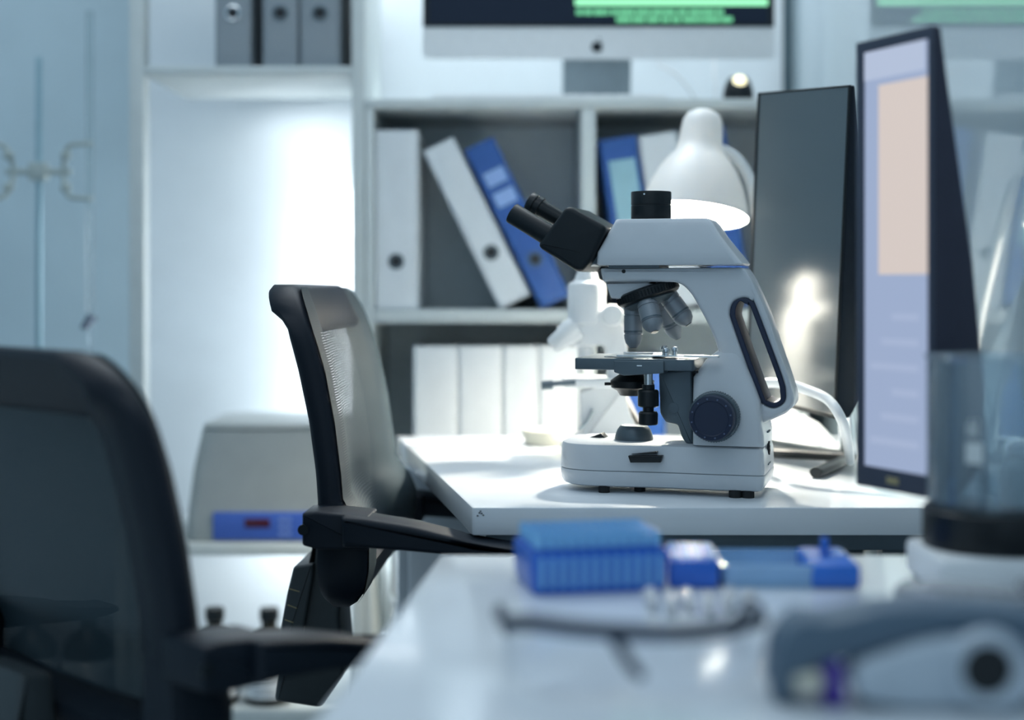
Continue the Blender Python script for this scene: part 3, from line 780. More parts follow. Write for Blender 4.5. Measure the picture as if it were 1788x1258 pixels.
# coaxial stage knobs hanging at the near side
vk = -0.050
ku = U(1132, vk)
def KW(py): return fr.uw(1132, py, vk)[1]
MB().cyl((ku, vk, KW(673)), (ku, vk, KW(651)), 0.0052).build('knob_shaft', M_STEEL, S)
MB().lathe([(0.0105, KW(711)), (0.0125, KW(709)), (0.0125, KW(684)), (0.011, KW(681)), (0.0075, KW(680)), (0.0075, KW(672))], (ku, vk, 0), (0, 0, 1), 36).build('stage_knob', M_BLACK, S)
MB().lathe([(0.0105, KW(742)), (0.0115, KW(740)), (0.0115, KW(722)), (0.010, KW(719)), (0.0065, KW(718)), (0.0065, KW(710))], (ku, vk, 0), (0, 0, 1), 36).build('stage_knob', M_BLACK, S)
# dark carrier plate on the front of the column
cpz = fr.pts([(1150, 650), (1208, 644), (1210, 777), (1197, 775), (1190, 764), (1183, 742), (1162, 738), (1152, 722)], -0.034)
MB().prism(rpoly(cpz, 0.003, 3), -0.034, 0.034, 0.003, 'y').build('focus_carrier', M_SLATE, S)
q = fr.uw(1176, 713, -0.034)
MB().lathe([(0.0065, 0), (0.0065, 0.0006), (0.005, 0.0008), (0, 0.0008)], (q[0], -0.0342, q[1]), (0, -1, 0), 28).build('carrier_cap', M_SLATE, S)
# illuminator on the base
iu, iw = U(1107, -0.005), wt
MB().lathe([(0.0232, iw - 0.001), (0.0236, iw + 0.002), (0.0228, iw + 0.006), (0.0205, iw + 0.012), (0.0172, iw + 0.0165), (0.0155, iw + 0.0175), (0.014, iw + 0.0165), (0.0, iw + 0.0165)], (iu, -0.005, 0), (0, 0, 1), 48).build('illuminator', M_SLATE, S)
# brightness dial slot and mark on the near side of the base
def bside(px, py): return fr.uw(px, py, -HB)
MB().prism(rpoly([bside(*p) for p in ((1097, 796), (1157, 796), (1154, 808), (1101, 808))], 0.0006, 2), -HB - 0.0022, -HB + 0.012, 0.0006, 'y').build('brightness_dial', M_BLACK, S)
MB().prism([bside(*p) for p in ((1102, 793.5), (1147, 789), (1147, 793), (1120, 793.8))], -HB - 0.0006, -HB + 0.012, 0, 'y').build('dial_mark', M_BLACK, S)
sv = 0.012; u0 = U(1030, sv); u1 = U(1060, sv)
MB().prism(rpoly([(u0, wt - 0.0005), (u1, wt - 0.0005), (u1 - 0.006, wt + 0.0055), (u0 + 0.008, wt + 0.002)], 0.0006, 2), sv - 0.01, sv + 0.01, 0.0005, 'y').build('power_switch', M_BLACK, S)
# focus knobs
kc_ = fr.uw(1249, 727, -0.052)
rg = MB().lathe([(0.0285, 0.0), (0.0292, 0.001), (0.0292, 0.0155), (0.028, 0.017), (0.026, 0.017)], (kc_[0], -0.050, kc_[1]), (0, -1, 0), 64).build('coarse_focus_knob', M_SLATE, S)
rb = MB()
for k in range(60):
    t = k / 60 * 2 * PI
    q = Vector((kc_[0] + 0.0291 * math.cos(t), -0.052, kc_[1] + 0.0291 * math.sin(t)))
    rb.cyl(q, q + Vector((0, -0.013, 0)), 0.0009, seg=6)
rb.build('grip_ribs', M_SLATE, rg)
fk = MB().lathe([(0.0255, 0.0165), (0.0262, 0.0175), (0.0262, 0.034), (0.0252, 0.0365), (0.0205, 0.0372), (0.0195, 0.0362), (0.0, 0.0362)], (kc_[0], -0.050, kc_[1]), (0, -1, 0), 64).build('fine_focus_knob', M_NAVY, S)
tk = MB()
for k in range(12):
    t = k / 12 * 2 * PI + 0.2
    tk.cyl((kc_[0] + 0.0228 * math.cos(t), -0.0860, kc_[1] + 0.0228 * math.sin(t)), (kc_[0] + 0.0228 * math.cos(t), -0.0876, kc_[1] + 0.0228 * math.sin(t)), 0.0010, seg=10)
tk.build('dial_dots', mat('dot_grey', (0.10, 0.14, 0.24), 0.5), fk)
MB().cyl((kc_[0], 0.050, kc_[1]), (kc_[0], 0.066, kc_[1]), 0.0292, seg=48, bev=0.001).cyl((kc_[0], 0.066, kc_[1]), (kc_[0], 0.086, kc_[1]), 0.0262, seg=48, bev=0.001).build('far_focus_knob', M_NAVY, S)
# maker's mark on the back face: ring emblem with a curled letter and two lines of tiny type
bu = uR + 0.0002
def bk(px, py, v): return (v, fr.uw(1335, py, v)[1])
em = MB()
lc = fr.uw(1338, 785, -0.02)
vc = -0.004
def arc(cy, cz, r, a0, a1, t, n=20):
    A = [(cy + (r + t / 2) * math.cos(a0 + (a1 - a0) * k / n), cz + (r + t / 2) * math.sin(a0 + (a1 - a0) * k / n)) for k in range(n + 1)]
    B = [(cy + (r - t / 2) * math.cos(a0 + (a1 - a0) * k / n), cz + (r - t / 2) * math.sin(a0 + (a1 - a0) * k / n)) for k in range(n, -1, -1)]
    return A + B
em.prism(arc(vc, lc[1], 0.0066, math.radians(60), math.radians(300), 0.0032), bu - 0.002, bu + 0.0006, 0, 'x')
em.prism(arc(vc, lc[1] - 0.002, 0.0044, math.radians(-80), math.radians(80), 0.0030), bu - 0.002, bu + 0.0006, 0, 'x')
em.prism([(vc - 0.004, lc[1] + 0.001), (vc + 0.004, lc[1] + 0.001), (vc + 0.004, lc[1] - 0.001), (vc - 0.004, lc[1] - 0.001)], bu - 0.002, bu + 0.0006, 0, 'x')
em.build('emblem', M_HOLE, S)
for py, n in ((755.5, 5), (812, 7)):
    zt = fr.uw(1338, py, -0.02)[1]; tx = MB()
    for k in range(n):
        tx.box(bu - 0.002, bu + 0.0005, vc - 0.014 + k * 0.028 / n, vc - 0.014 + k * 0.028 / n + 0.0024, zt - 0.0007, zt + 0.0009)
    tx.build('small_lettering', M_SLATE, S)

# ------------------------------------------------------------------ second microscope, white, behind
y2 = 2.08
f2 = Fr((1040 - CX) * y2 / F, y2, DZ, 0.0)
S2 = thing('microscope', 'white microscope flooded with lamp light behind the one in focus', 'microscope', (f2.X0, y2, DZ))
def q2(l, v=0.0): return f2.pts(l, v)
k2 = y2 / F
MB().box(-0.050, 0.085, -0.06, 0.06, 0, 0.022, 0.008).build('base', M_WHITE, S2)
am2 = MB().prism(rpoly(q2([(1017, 770), (1014, 686), (1040, 676), (1093, 672), (1093, 700), (1106, 738), (1138, 770)], -0.02), [0.001, 0.003, 0.004, 0.002, 0.006, 0.01, 0.001], 5), -0.024, 0.024, 0.002, 'y', seg=2)
am2.prism(rpoly(q2([(1062, 690), (1063, 640), (1057, 604), (1012, 601), (1011, 574), (1056, 536), (1078, 548), (1090, 575), (1096, 620), (1093, 690)], -0.02), [0.001, 0.006, 0.006, 0.003, 0.004, 0.010, 0.010, 0.012, 0.012, 0.001], 5), -0.0235, 0.0235, 0.002, 'y', seg=2)
am2.build('arm', M_WHITE, S2)
cc = q2([(1024, 570), (1024, 492)], 0)
MB().lathe([(0.020, 0.0), (0.0275, 0.006), (0.0275, 0.058), (0.025, 0.063), (0.018, 0.066), (0.013, 0.080), (0.0, 0.080)], (cc[0][0], 0, cc[0][1]), (0, 0, 1), 40).build('eyepiece_housing', M_WHITE, S2)
n2 = q2([(995, 580), (962, 606)], -0.02)
MB().lathe([(0.017, -0.012), (0.018, 0.0), (0.014, 0.012), (0.012, 0.030), (0.009, 0.034), (0.0, 0.034)], (n2[0][0], -0.02, n2[0][1]), (n2[1][0] - n2[0][0], 0, n2[1][1] - n2[0][1]), 32).build('objective', M_WHITE, S2)
n3 = q2([(1022, 585), (1022, 640)], 0.0)
MB().lathe([(0.020, 0.0), (0.020, 0.014), (0.012, 0.018), (0.011, 0.042), (0.007, 0.048), (0, 0.048)], (n3[0][0], 0, n3[0][1]), (0, 0, -1), 32).build('objective', M_WHITE, S2)
n4 = q2([(1000, 572), (1050, 572)], 0.0)
MB().prism(rpoly(q2([(972, 572), (1010, 562), (1056, 566), (1056, 590), (1010, 595), (985, 600)], -0.022), 0.004, 4), -0.022, 0.022, 0.004, 'y').build('nosepiece', M_WHITE, S2)
kk = q2([(1068, 550)], -0.026)[0]
MB().cyl((kk[0], -0.026, kk[1]), (kk[0], -0.050, kk[1]), 0.0155, bev=0.003).build('focus_knob', M_WHITE, S2)
sg = q2([(985, 668), (1080, 676)], -0.05)
MB().prism(rpoly([(sg[0][0], -0.05), (sg[1][0], -0.05), (sg[1][0], 0.05), (sg[0][0], 0.05)], 0.006, 3), sg[1][1] - 0.001, sg[0][1] + 0.003, 0.001, 'z').build('stage', M_WHITE, S2)
sa = q2([(948, 672), (1005, 668)], -0.055)
MB().tube([(sa[0][0], -0.055, sa[0][1]), (sa[1][0], -0.055, sa[1][1])], 0.0035).tube([(sa[0][0] - 0.002, -0.055, sa[0][1] - 0.001), (sa[0][0] + 0.014, -0.055, sa[0][1])], 0.0065).build('stage_handle', M_SLATE, S2)
lv = q2([(1036, 716), (1026, 735), (1010, 752)], -0.03)
MB().tube(bez([(a, -0.03, b) for a, b in lv], 6), 0.0026).build('lever', M_ALUD, S2)
MB().lathe([(0.018, 0.022), (0.018, 0.030), (0.012, 0.034), (0, 0.034)], (n3[0][0], 0, 0), (0, 0, 1), 28).build('illuminator', M_WHITE, S2)

yd = .2477 * F / 276
T = thing('petri_dish', 'round cream dish with lid on the desk left of the microscope', 'dish', ((955 - CX) * yd / F, yd, DZ))
MB().lathe([(0.034, 0.0), (0.0355, 0.001), (0.0355, 0.018), (0.034, 0.018), (0.034, 0.002), (0.0, 0.002)], (0, 0, 0), (0, 0, 1), 44).build('dish', M_CREAM, T)
MB().lathe([(0.0362, 0.010), (0.0372, 0.010), (0.0372, 0.0225), (0.036, 0.0235), (0.0, 0.0235), (0.0, 0.0225), (0.0362, 0.0215)], (0, 0, 0), (0, 0, 1), 44).build('lid', M_CREAM, T)

# ------------------------------------------------------------------ desk lamp
yl = 2.22; kl = yl / F
base = P(1384, 777, 2.272)
L = thing('desk_lamp', 'white desk lamp switched on behind the microscope', 'lamp', (base.x, base.y, DZ))
def lp(px, py, y=yl):
    p = P(px, py, y); return Vector((p.x - base.x, p.y - base.y, p.z - DZ))
top = lp(1229, 192); cen = lp(1207, 378)
cen.y -= 0.030
axl = (cen - top).normalized(); LL = (cen - top).length
pr = [(0.0, 0.0), (16, 2), (28, 9), (34, 20), (36, 34), (38, 62), (42, 76), (54, 92), (68, 112), (80, 138), (88, 162), (94, 190)]
outer = [(r * kl, h * kl) for r, h in pr]; inner = [(max(r - 2.2, 0) * kl, max(h + (3 if r < 60 else 0.6), 0) * kl) for r, h in pr]
inner[0] = (0, 4 * kl)
MB().lathe(outer + list(reversed(inner)), top, axl, 64).build('lamp_shade', M_SHADE, L)
bulbc = top + axl * (LL * 0.66)
MB().lathe([(0.0, -0.05), (0.011, -0.05), (0.012, -0.03), (0.022, -0.012), (0.027, 0.004), (0.022, 0.020), (0.010, 0.028), (0, 0.030)], bulbc, axl, 28).build('bulb', M_BULB, L)
am = [lp(1250, 258), lp(1280, 272), lp(1302, 300), lp(1316, 338), lp(1326, 400, 2.23), lp(1342, 500, 2.245), lp(1362, 620, 2.26), Vector((0.0, 0.0, 0.10)), Vector((0, 0, 0.03))]
MB().tube(bez(am, 8), 0.0085, 16).build('arm', M_WHITE, L)
MB().lathe([(0.062, 0.0), (0.064, 0.003), (0.060, 0.010), (0.040, 0.030), (0.018, 0.042), (0.0, 0.043)], (0, 0, 0), (0, 0, 1), 48).build('base', M_WHITE, L)
cbp = [P(1326, 800, 1.96), P(1316, 735, 1.94), P(1328, 676, 1.90), P(1366, 670, 1.87), P(1405, 680, 1.85), P(1445, 698, 1.82), P(1468, 730, 1.80), P(1479, 766, 1.85), P(1485, 800, 1.93)]
cbp[0].z = DZ + 0.012; cbp[-1].z = DZ + 0.012
tag(MB().tube(bez(cbp, 8), 0.0065, 16).build('flexible_hose', M_WHITE), 'white flexible hose arching over the desk beside the dark monitor', 'hose')

# ------------------------------------------------------------------ monitors
def monitor(name, label, pn, zn, pf, zf, ytop, ybot, roll, on, thick):
    N = Vector(((pn - CX) * zn / F, zn)); Fv = Vector(((pf - CX) * zf / F, zf))
    W = (Fv - N).length
    ztop = EYE - (ytop - HY) * zn / F; zbot = EYE - (ybot - HY) * zn / F
    mid = (N + Fv) / 2
    ang = math.atan2(Fv.y - N.y, Fv.x - N.x)          # local +x runs along the screen away from the viewer
    T = thing(name, label, 'monitor', (mid.x, mid.y, DZ), ang)
    # local +y is the viewing side
    H = ztop - zbot; z0 = zbot - DZ
    R = Matrix.Translation((0, 0, z0 + H / 2)) @ Matrix.Rotation(roll, 4, 'Y') @ Matrix.Translation((0, 0, -z0 - H / 2))
    hw = W / 2
    prof = rpoly([(0.0, z0), (0.0, z0 + H), (-0.006, z0 + H), (-0.016, z0 + H * 0.86), (-thick * 0.75, z0 + H * 0.5), (-thick, z0 + H * 0.22), (-thick * 0.9, z0 + H * 0.06), (-thick * 0.5, z0)], 0.003, 3)
    MB().prism(prof, -hw, hw, 0.002, 'x').build('housing', M_CHAIR if not on else mat('monitor_housing', (0.030, 0.032, 0.055), 0.45), T, matrix=R)
    bz = 0.011
    MB().prism([(-hw, z0), (hw, z0), (hw, z0 + H), (-hw, z0 + H)], 0.0005, 0.004, 0.001, 'y', holes=[[(-hw + bz * .6, z0 + bz * 1.8), (hw - bz, z0 + bz * 1.8), (hw - bz, z0 + H - bz), (-hw + bz * .6, z0 + H - bz)]] if on else [[(-hw + 0.003, z0 + 0.006), (hw - 0.003, z0 + 0.006), (hw - 0.003, z0 + H - 0.003), (-hw + 0.003, z0 + H - 0.003)]]).build('bezel', M_BLACK if not on else mat('monitor_bezel', (0.05, 0.06, 0.09), 0.4), T, matrix=R)
    i = 0.003 if not on else 0.006
    sc = MB().box(-hw + i, hw - i, 0.0005, 0.0022, z0 + i, z0 + H - i).build('screen', M_SCREENOFF if not on else M_SCR_PAGE, T, matrix=R)
    if on:
        MB().box(-hw + bz, hw - bz, 0.0024, 0.0028, z0 + H * 0.91, z0 + H - bz).build('page_header', M_SCR_HEAD, sc, matrix=R)
        MB().box(-hw + 0.002 + bz * .5, -hw + W * 0.70, 0.0024, 0.0029, z0 + H * 0.475, z0 + H * 0.895).build('picture', M_SCR_PIC, sc, matrix=R)
        ln = MB()
        for k in range(6): ln.box(-hw + 0.02, hw - 0.02 - (k % 3) * 0.015, 0.0024, 0.0028, z0 + H * (0.10 + 0.055 * k), z0 + H * (0.10 + 0.055 * k) + 0.006)
        ln.build('text_lines', M_SCR_LINE, sc, matrix=R)
        MB().box(-0.008, 0.008, 0.004, 0.0046, z0 + 0.007, z0 + 0.013).build('badge', M_YEL, T, matrix=R)
    # neck
    MB().prism(rpoly([(-thick * 0.9, z0 + H * 0.45), (-thick * 0.9, z0 + H * 0.25), (-0.078, z0 + 0.02), (-0.085, 0.012), (-0.105, 0.012), (-0.098, z0 + 0.06)], 0.004, 3), -0.014, 0.014, 0.003, 'x').build('neck', M_STEEL, T)
    return T, W, ang, mid
T, W, ang, mid = monitor('monitor', 'dark switched-off monitor reflecting the lamp, standing right of the microscope', 1474, 1.88, 1315, 2.06, 141, 725, math.radians(-4.0), False, 0.045)
inv = Matrix.Rotation(-ang, 2)
def ml(px, py):
    y = .2477 * F / (py - HY); p = inv @ (Vector(((px - CX) * y / F, y)) - mid); return Vector((p.x, p.y, 0.0))
hub = Vector((0, -0.095, 0))
for tip in ((1424, 836), (1340, 799), (1345, 782)):
    e = ml(*tip); e.z = 0.0075; h = hub.copy(); h.z = 0.0075
    MB().tube([h, h.lerp(e, 0.5), h.lerp(e, 0.97), e], lambda t: 0.010 if t < 0.9 else 0.007, 16, ry=0.0068).build('foot', M_BLACK, T)
T, W, ang, mid = monitor('monitor', 'nearer lit monitor with a pale page, seen nearly edge on', 1634, 1.27, 1500, 1.365, 44, 872, 0.0, True, 0.058)
MB().box(-0.065, 0.02, -0.16, -0.045, 0.0, 0.012, 0.005).build('base_plate', M_BLACK, T)

# ------------------------------------------------------------------ office chairs
CTH = math.radians(3)
CHX, CHY = -0.10, 1.865
fc = Fr(CHX, CHY, 0.0, CTH)
tab = [(497, 443, 497), (505, 446, 505), (520, 452, 513), (545, 463, 525), (556, 478, 529), (566, 492, 533), (600, 502, 545), (650, 516, 560), (740, 536, 578), (830, 549, 590), (885, 553, 595), (910, 553, 622), (950, 553, 640), (1000, 552, 640), (1040, 554, 630), (1076, 566, 606)]
TB = []
for py, a, b in tab:
    ua, wz = fc.uw(a, py, -0.235); ub, _ = fc.uw(b, py, -0.235); TB.append((wz, ua, ub))
TB.sort()
def prof(wz):
    if wz <= TB[0][0]: return TB[0][1], TB[0][2]
    for (w0, a0, b0), (w1, a1, b1) in zip(TB, TB[1:]):
        if wz <= w1:
            t = (wz - w0) / (w1 - w0); return a0 + (a1 - a0) * t, b0 + (b1 - b0) * t
    return TB[-1][1], TB[-1][2]
WTOP, WBOT = TB[-1][0], TB[0][0]
def hwid(wz):
    t = (wz - WBOT) / (WTOP - WBOT); return 0.236 - 0.020 * max(0, t) ** 1.6
RAIL = 0.057
def chair(label, dz, loc, rz, arm_up=0.0, seat_dn=0.0):
    T = thing('office_chair', label, 'chair', loc, rz, 'mesh-backed office chairs')
    out = []
    n = 22
    zs = [WBOT + 0.06 + (WTOP - 0.062 - WBOT - 0.06) * k / n for k in range(n + 1)]
    right = [(-hwid(z), z) for z in zs]
    cr = []
    for k in range(1, 9):
        t = k / 8 * PI / 2
        r0 = 0.052
        cr.append((-hwid(WTOP - 0.062) + 0.012 * math.sin(t) + r0 * (1 - math.cos(t)), WTOP - 0.062 + 0.062 * math.sin(t)))
    topx = cr[-1][0]
    tp = [(topx * (1 - k / 8), WTOP) for k in range(1, 9)]
    half = right + cr + tp
    bot = []
    for k in range(1, 7):
        t = k / 6 * PI / 2
        bot.append((-hwid(zs[0]) + 0.05 * (1 - math.cos(t)), zs[0] - 0.06 * math.sin(t)))
    half = list(reversed(bot)) + half
    full = half + [(-x, z) for x, z in reversed(half[:-1])]
    loopO = [Vector(p) for p in full]
    if sarea(loopO) < 0: loopO.reverse()
    loopI = inset(loopO, RAIL); loopM = inset(loopO, 0.006)
    secs = []
    st_ = []
    def pt(p, side, sh=0.0):
        z = min(max(p.y, WBOT), WTOP); a, b = prof(z)
        u = a + (b - a) * side
        return Vector((u + sh, p.x, p.y + dz))
    mb = MB()
    rings = []
    for LP, side in ((loopM, 0.0), (loopO, 0.2), (loopO, 0.8), (loopM, 1.0), (inset(loopO, RAIL - 0.006), 1.0), (loopI, 0.85), (loopI, 0.25), (inset(loopO, RAIL - 0.006), 0.0)):
        rings.append([mb.bm.verts.new(pt(p, side)) for p in LP])
    for a, b in zip(rings, rings[1:] + rings[:1]): mb.ring_faces(a, b)
    mb.build('back_frame', M_CHAIR, T, 50)
    # mesh panel, slightly hollow
    rows = []
    z_lo, z_hi = WBOT + 0.004, WTOP - 0.003
    for k in range(41):
        z = z_lo + (z_hi - z_lo) * (0.5 - 0.5 * math.cos(PI * k / 40)); a, b = prof(z); h = hwid(z) - 0.006
        t = (z - (WTOP - 0.062)) / 0.062
        if t > 0: h -= 0.058 * (1 - math.sqrt(max(0, 1 - t * t)))
        t = (zs[0] - z) / 0.06
        if t > 0: h -= 0.054 * (1 - math.sqrt(max(0, 1 - t * t)))
        rows.append([(b + 0.002 - 0.020 * max(0.0, 1 - (v / (h * 0.72)) ** 2), v, z + dz) for v in [-h + 2 * h * q / 24 for q in range(25)]])
    MB().grid(rows).build('back_mesh', M_MESH, T, 60)
    # spine and height ratchet at the middle of the back
    vs = 0.0
    sp = fc.pts([(549, 900), (592, 905), (600, 1000), (592, 1080), (600, 1180), (560, 1238), (478, 1226), (484, 1180), (515, 1100), (540, 1000)], -0.045)
    MB().prism(rpoly([(a, b + dz) for a, b in sp], 0.006, 3), -0.045, 0.045, 0.006, 'y').build('spine', M_CHAIRG, T)
    rt = fc.pts([(512, 990), (548, 984), (546, 1010), (530, 1100), (520, 1170), (478, 1175), (490, 1095), (500, 1040)], -0.055)
    rh = MB().prism(rpoly([(a, b + dz) for a, b in rt], 0.004, 3), -0.055, 0.055, 0.004, 'y').build('ratchet_housing', M_CHAIRG, T)
    for (x0, y0, x1, y1) in ((505, 1028, 523, 1033), (502, 1056, 518, 1062), (497, 1082, 512, 1087)):
        a, b = fc.uw(x0, y0, -0.0555), fc.uw(x1, y1, -0.0555)
        MB().prism([(a[0], a[1] + dz), (b[0], b[1] + dz), (b[0], b[1] + dz - 0.0012), (a[0], a[1] + dz - 0.0012)], -0.0556, 0.0556, 0, 'y').build('ratchet_line', M_YEL, rh)
    # armrests
    for sgn, nm in ((-1, 'near'), (1, 'far')):
        v = -0.262
        ar = fc.pts([(598, 889), (640, 893), (720, 906), (800, 926), (826, 937), (905, 945), (908, 956), (880, 962), (800, 958), (700, 949), (640, 945), (600, 944)], v - 0.02)
        dz_ = dz + arm_up - (0.058 if sgn > 0 else 0.006); pz = [(a, b + dz_) for a, b in ar]
        y0, y1 = sorted((sgn * 0.245, sgn * 0.298))
        MB().prism(rpoly(pz, 0.005, 4), y0, y1, 0.006, 'y').build('armrest', M_CHAIR, T)
        br = fc.pts([(534, 882), (560, 879), (650, 888), (650, 946), (560, 945), (534, 938)], v)
        y0, y1 = sorted((sgn * 0.222, sgn * 0.285))
        bk_ = MB().prism(rpoly([(a, b + dz_) for a, b in br], 0.003, 3), y0, y1, 0.004, 'y').build('arm_bracket', M_CHAIR, T)
        k0 = fc.uw(543, 910, v)
        MB().cyl((k0[0] - 0.004, sgn * 0.284, k0[1] + dz_), (k0[0] - 0.004, sgn * 0.288, k0[1] + dz_), 0.006, seg=20).build('bolt', M_BLACK, bk_)
    # seat, column, five-star base
    zs_ = 0.455 + dz - seat_dn
    us = prof(WBOT)[1] + 0.05
    MB().loft([z3(rrect(us + 0.02, us + 0.41, -0.21, 0.21, 0.07, 6), zs_ - 0.02), z3(rrect(us, us + 0.43, -0.235, 0.235, 0.08, 6), zs_), z3(rrect(us, us + 0.435, -0.24, 0.24, 0.08, 6), zs_ + 0.025), z3(rrect(us + 0.02, us + 0.42, -0.22, 0.22, 0.08, 6), zs_ + 0.045), z3(rrect(us + 0.08, us + 0.36, -0.16, 0.16, 0.06, 6), zs_ + 0.05)]).build('seat', M_CUSH, T, 60)
    MB().box(us - 0.07, us + 0.34, -0.06, 0.06, zs_ - 0.06, zs_ - 0.021, 0.008).build('tilt_mechanism', M_BLACK, T)
    um = us + 0.22
    MB().lathe([(0.030, 0.09), (0.030, 0.25), (0.018, 0.255), (0.018, zs_ - 0.06)], (um, 0, 0), (0, 0, 1), 28).build('gas_column', M_BLACK, T)
    for k in range(5):
        t = k * 2 * PI / 5 + 0.3
        dx, dy = math.cos(t), math.sin(t)
        lg = MB().tube([(um + dx * 0.02, dy * 0.02, 0.105), (um + dx * 0.15, dy * 0.15, 0.095), (um + dx * 0.29, dy * 0.29, 0.070)], lambda q: 0.026 - 0.010 * q, 12, ry=0.014).build('leg', M_CHAIRG, T)
        ctr = Vector((um + dx * 0.29, dy * 0.29, 0.028)); sd = Vector((-dy, dx, 0))
        cs = MB()
        for s3 in (-1, 1): cs.cyl(ctr + sd * (s3 * 0.008), ctr + sd * (s3 * 0.024), 0.028, seg=24, bev=0.003)
        cs.cyl((ctr.x, ctr.y, 0.028), (ctr.x, ctr.y, 0.068), 0.007, seg=12)
        cs.build('caster', M_BLACK, lg)
    return T
chair('black mesh office chair seen side on, pulled up to the microscope desk', 0.0, (CHX, CHY, 0.0), -CTH)
# the nearer chair faces away to the right; its right back rail passes through the anchor point
psi = math.radians(44)                    # heading from straight ahead towards the right
th1 = math.radians(90) - psi
dz1 = -0.056
ua, ub = prof(0.75)
anch = P(307, 1000, 1.20)
rot = math.radians(90) - psi             # local x turned from world x
um_, vm_ = (ua + ub) / 2, -0.215
cx_ = anch.x - (um_ * math.cos(rot) - vm_ * math.sin(rot)); cy_ = anch.y - (um_ * math.sin(rot) + vm_ * math.cos(rot))
chair('black mesh office chair cut by the left edge, its back towards us', dz1, (cx_, cy_, 0.0), rot, 0.020, 0.080)

# ------------------------------------------------------------------ things on the near desk
def dd(py): return .2477 * F / (py - HY)       # depth on the desk of a picture row
yk = dd(1042)
ang_r = math.radians(11)
tx0 = P(928, 1042, yk)
T = thing('tip_rack', 'deep blue pipette tip rack on the nearest desk', 'tip rack', (tx0.x, yk, DZ), ang_r)
RW, RD, RH = 0.114, 0.080, 0.034
MB().loft([z3(rrect(0.003, RW - 0.003, 0.003, RD - 0.003, 0.006), 0.0), z3(rrect(0.001, RW - 0.001, 0.001, RD - 0.001, 0.006), 0.006), z3(rrect(0.0, RW, 0.0, RD, 0.006), RH - 0.003), z3(rrect(0.0015, RW - 0.0015, 0.0015, RD - 0.0015, 0.006), RH)]).build('box', M_TIPBOX, T)
rb = MB()
for k in range(12): rb.box(0.0085 + k * 0.0088 - 0.0016, 0.0085 + k * 0.0088 + 0.0016, -0.0014, 0.001, 0.006, RH - 0.004)
rb.build('side_ribs', M_TIP, T)
MB().box(0.004, RW - 0.004, 0.004, RD - 0.004, RH + 0.0002, RH + 0.002, 0.0008).build('tip_plate', M_TIPBOX, T)
Rz = Matrix.Rotation(ang_r, 4, 'Z')
tip = MB().lathe([(0.0038, 0), (0.0040, 0.001), (0.0039, 0.011), (0.0030, 0.011), (0.0028, 0.002), (0.0, 0.002)], seg=12).build('pipette_tip', M_TIP)
for r in range(8):
    for c_ in range(12):
        o = tip if r == 0 and c_ == 0 else tip.copy()
        if o is not tip: C.objects.link(o)
        p = Rz @ Vector((0.0085 + c_ * 0.0088, 0.0085 + r * 0.0089, RH + 0.0021))
        o.location = Vector(T.location) + p
        tag(o, 'pale blue pipette tip standing in the blue rack', 'pipette tip', 'pipette tips in the rack')
e0 = P(1168, 1036, dd(1030))
T = thing('tube_rack', 'small bright blue rack right of the tip rack', 'rack', (e0.x, e0.y + 0.004, DZ), math.radians(-4))
MB().box(0.0, 0.041, 0.0, 0.075, 0.0, 0.024, 0.004).build('tray', M_TIPBOX, T)
rb = MB()
for k in range(4):
    for q in range(6): rb.lathe([(0.0042, 0.0242), (0.0042, 0.0255), (0.003, 0.0255), (0.003, 0.0242)], (0.0058 + k * 0.0098, 0.008 + q * 0.0118, 0), (0, 0, 1), 14, closed=True)
rb.build('well_rims', M_TIP, T)
e0 = P(1262, 1030, dd(1026))
T = thing('tray_lid', 'pale blue translucent tray with a deep blue end and upright tab', 'tray', (e0.x, e0.y, DZ), math.radians(-2))
MB().loft([z3(rrect(0.0, 0.108, 0.0, 0.075, 0.008), 0.0), z3(rrect(-0.002, 0.110, -0.002, 0.077, 0.009), 0.018), z3(rrect(0.001, 0.107, 0.001, 0.074, 0.007), 0.0185), z3(rrect(0.003, 0.105, 0.003, 0.072, 0.006), 0.003)]).build('tray', M_LIDP, T)
MB().box(0.072, 0.112, -0.003, 0.078, 0.0, 0.020, 0.004).build('end_block', M_LID, T)
MB().box(0.086, 0.092, 0.03, 0.036, 0.0202, 0.036, 0.001).build('tab', M_LID, T)

tubespots = [(1138, 1064, 8), (1171, 1070, 3), (1204, 1066, 10), (1237, 1072, 2), (1270, 1064, -4), (1308, 1068, 2)]
tnames = ('beside the goggles bridge', 'second from the tip rack', 'third from the tip rack', 'fourth from the tip rack', 'fifth from the tip rack', 'furthest from the tip rack')
def tubeobj():
    o = thing('sample_tube', '', 'tube')
    MB().lathe([(0.0, 0.0), (0.002, 0.0005), (0.0052, 0.018), (0.0055, 0.038), (0.0048, 0.038), (0.0045, 0.018), (0.0, 0.003)], (-0.02, 0, 0.0066), (1, 0, 0), 20).build('tube_body', M_TUBE, o)
    MB().cyl((0.018, 0, 0.0066), (0.0215, 0, 0.0066), 0.0065, seg=20, bev=0.0006).build('cap', M_TUBE, o)
    return o
t0 = tubeobj()
for i, (px, py, a) in enumerate(tubespots):
    o = t0 if i == 0 else copy_tree(t0)
    p = P(px, py, dd(py)); o.location = (p.x, p.y, DZ); o.rotation_euler = (0, 0, math.radians(a + 80))
    tag(o, 'clear sample tube lying before the tip rack, ' + tnames[i], 'tube', 'clear tubes lying on the nearest desk')

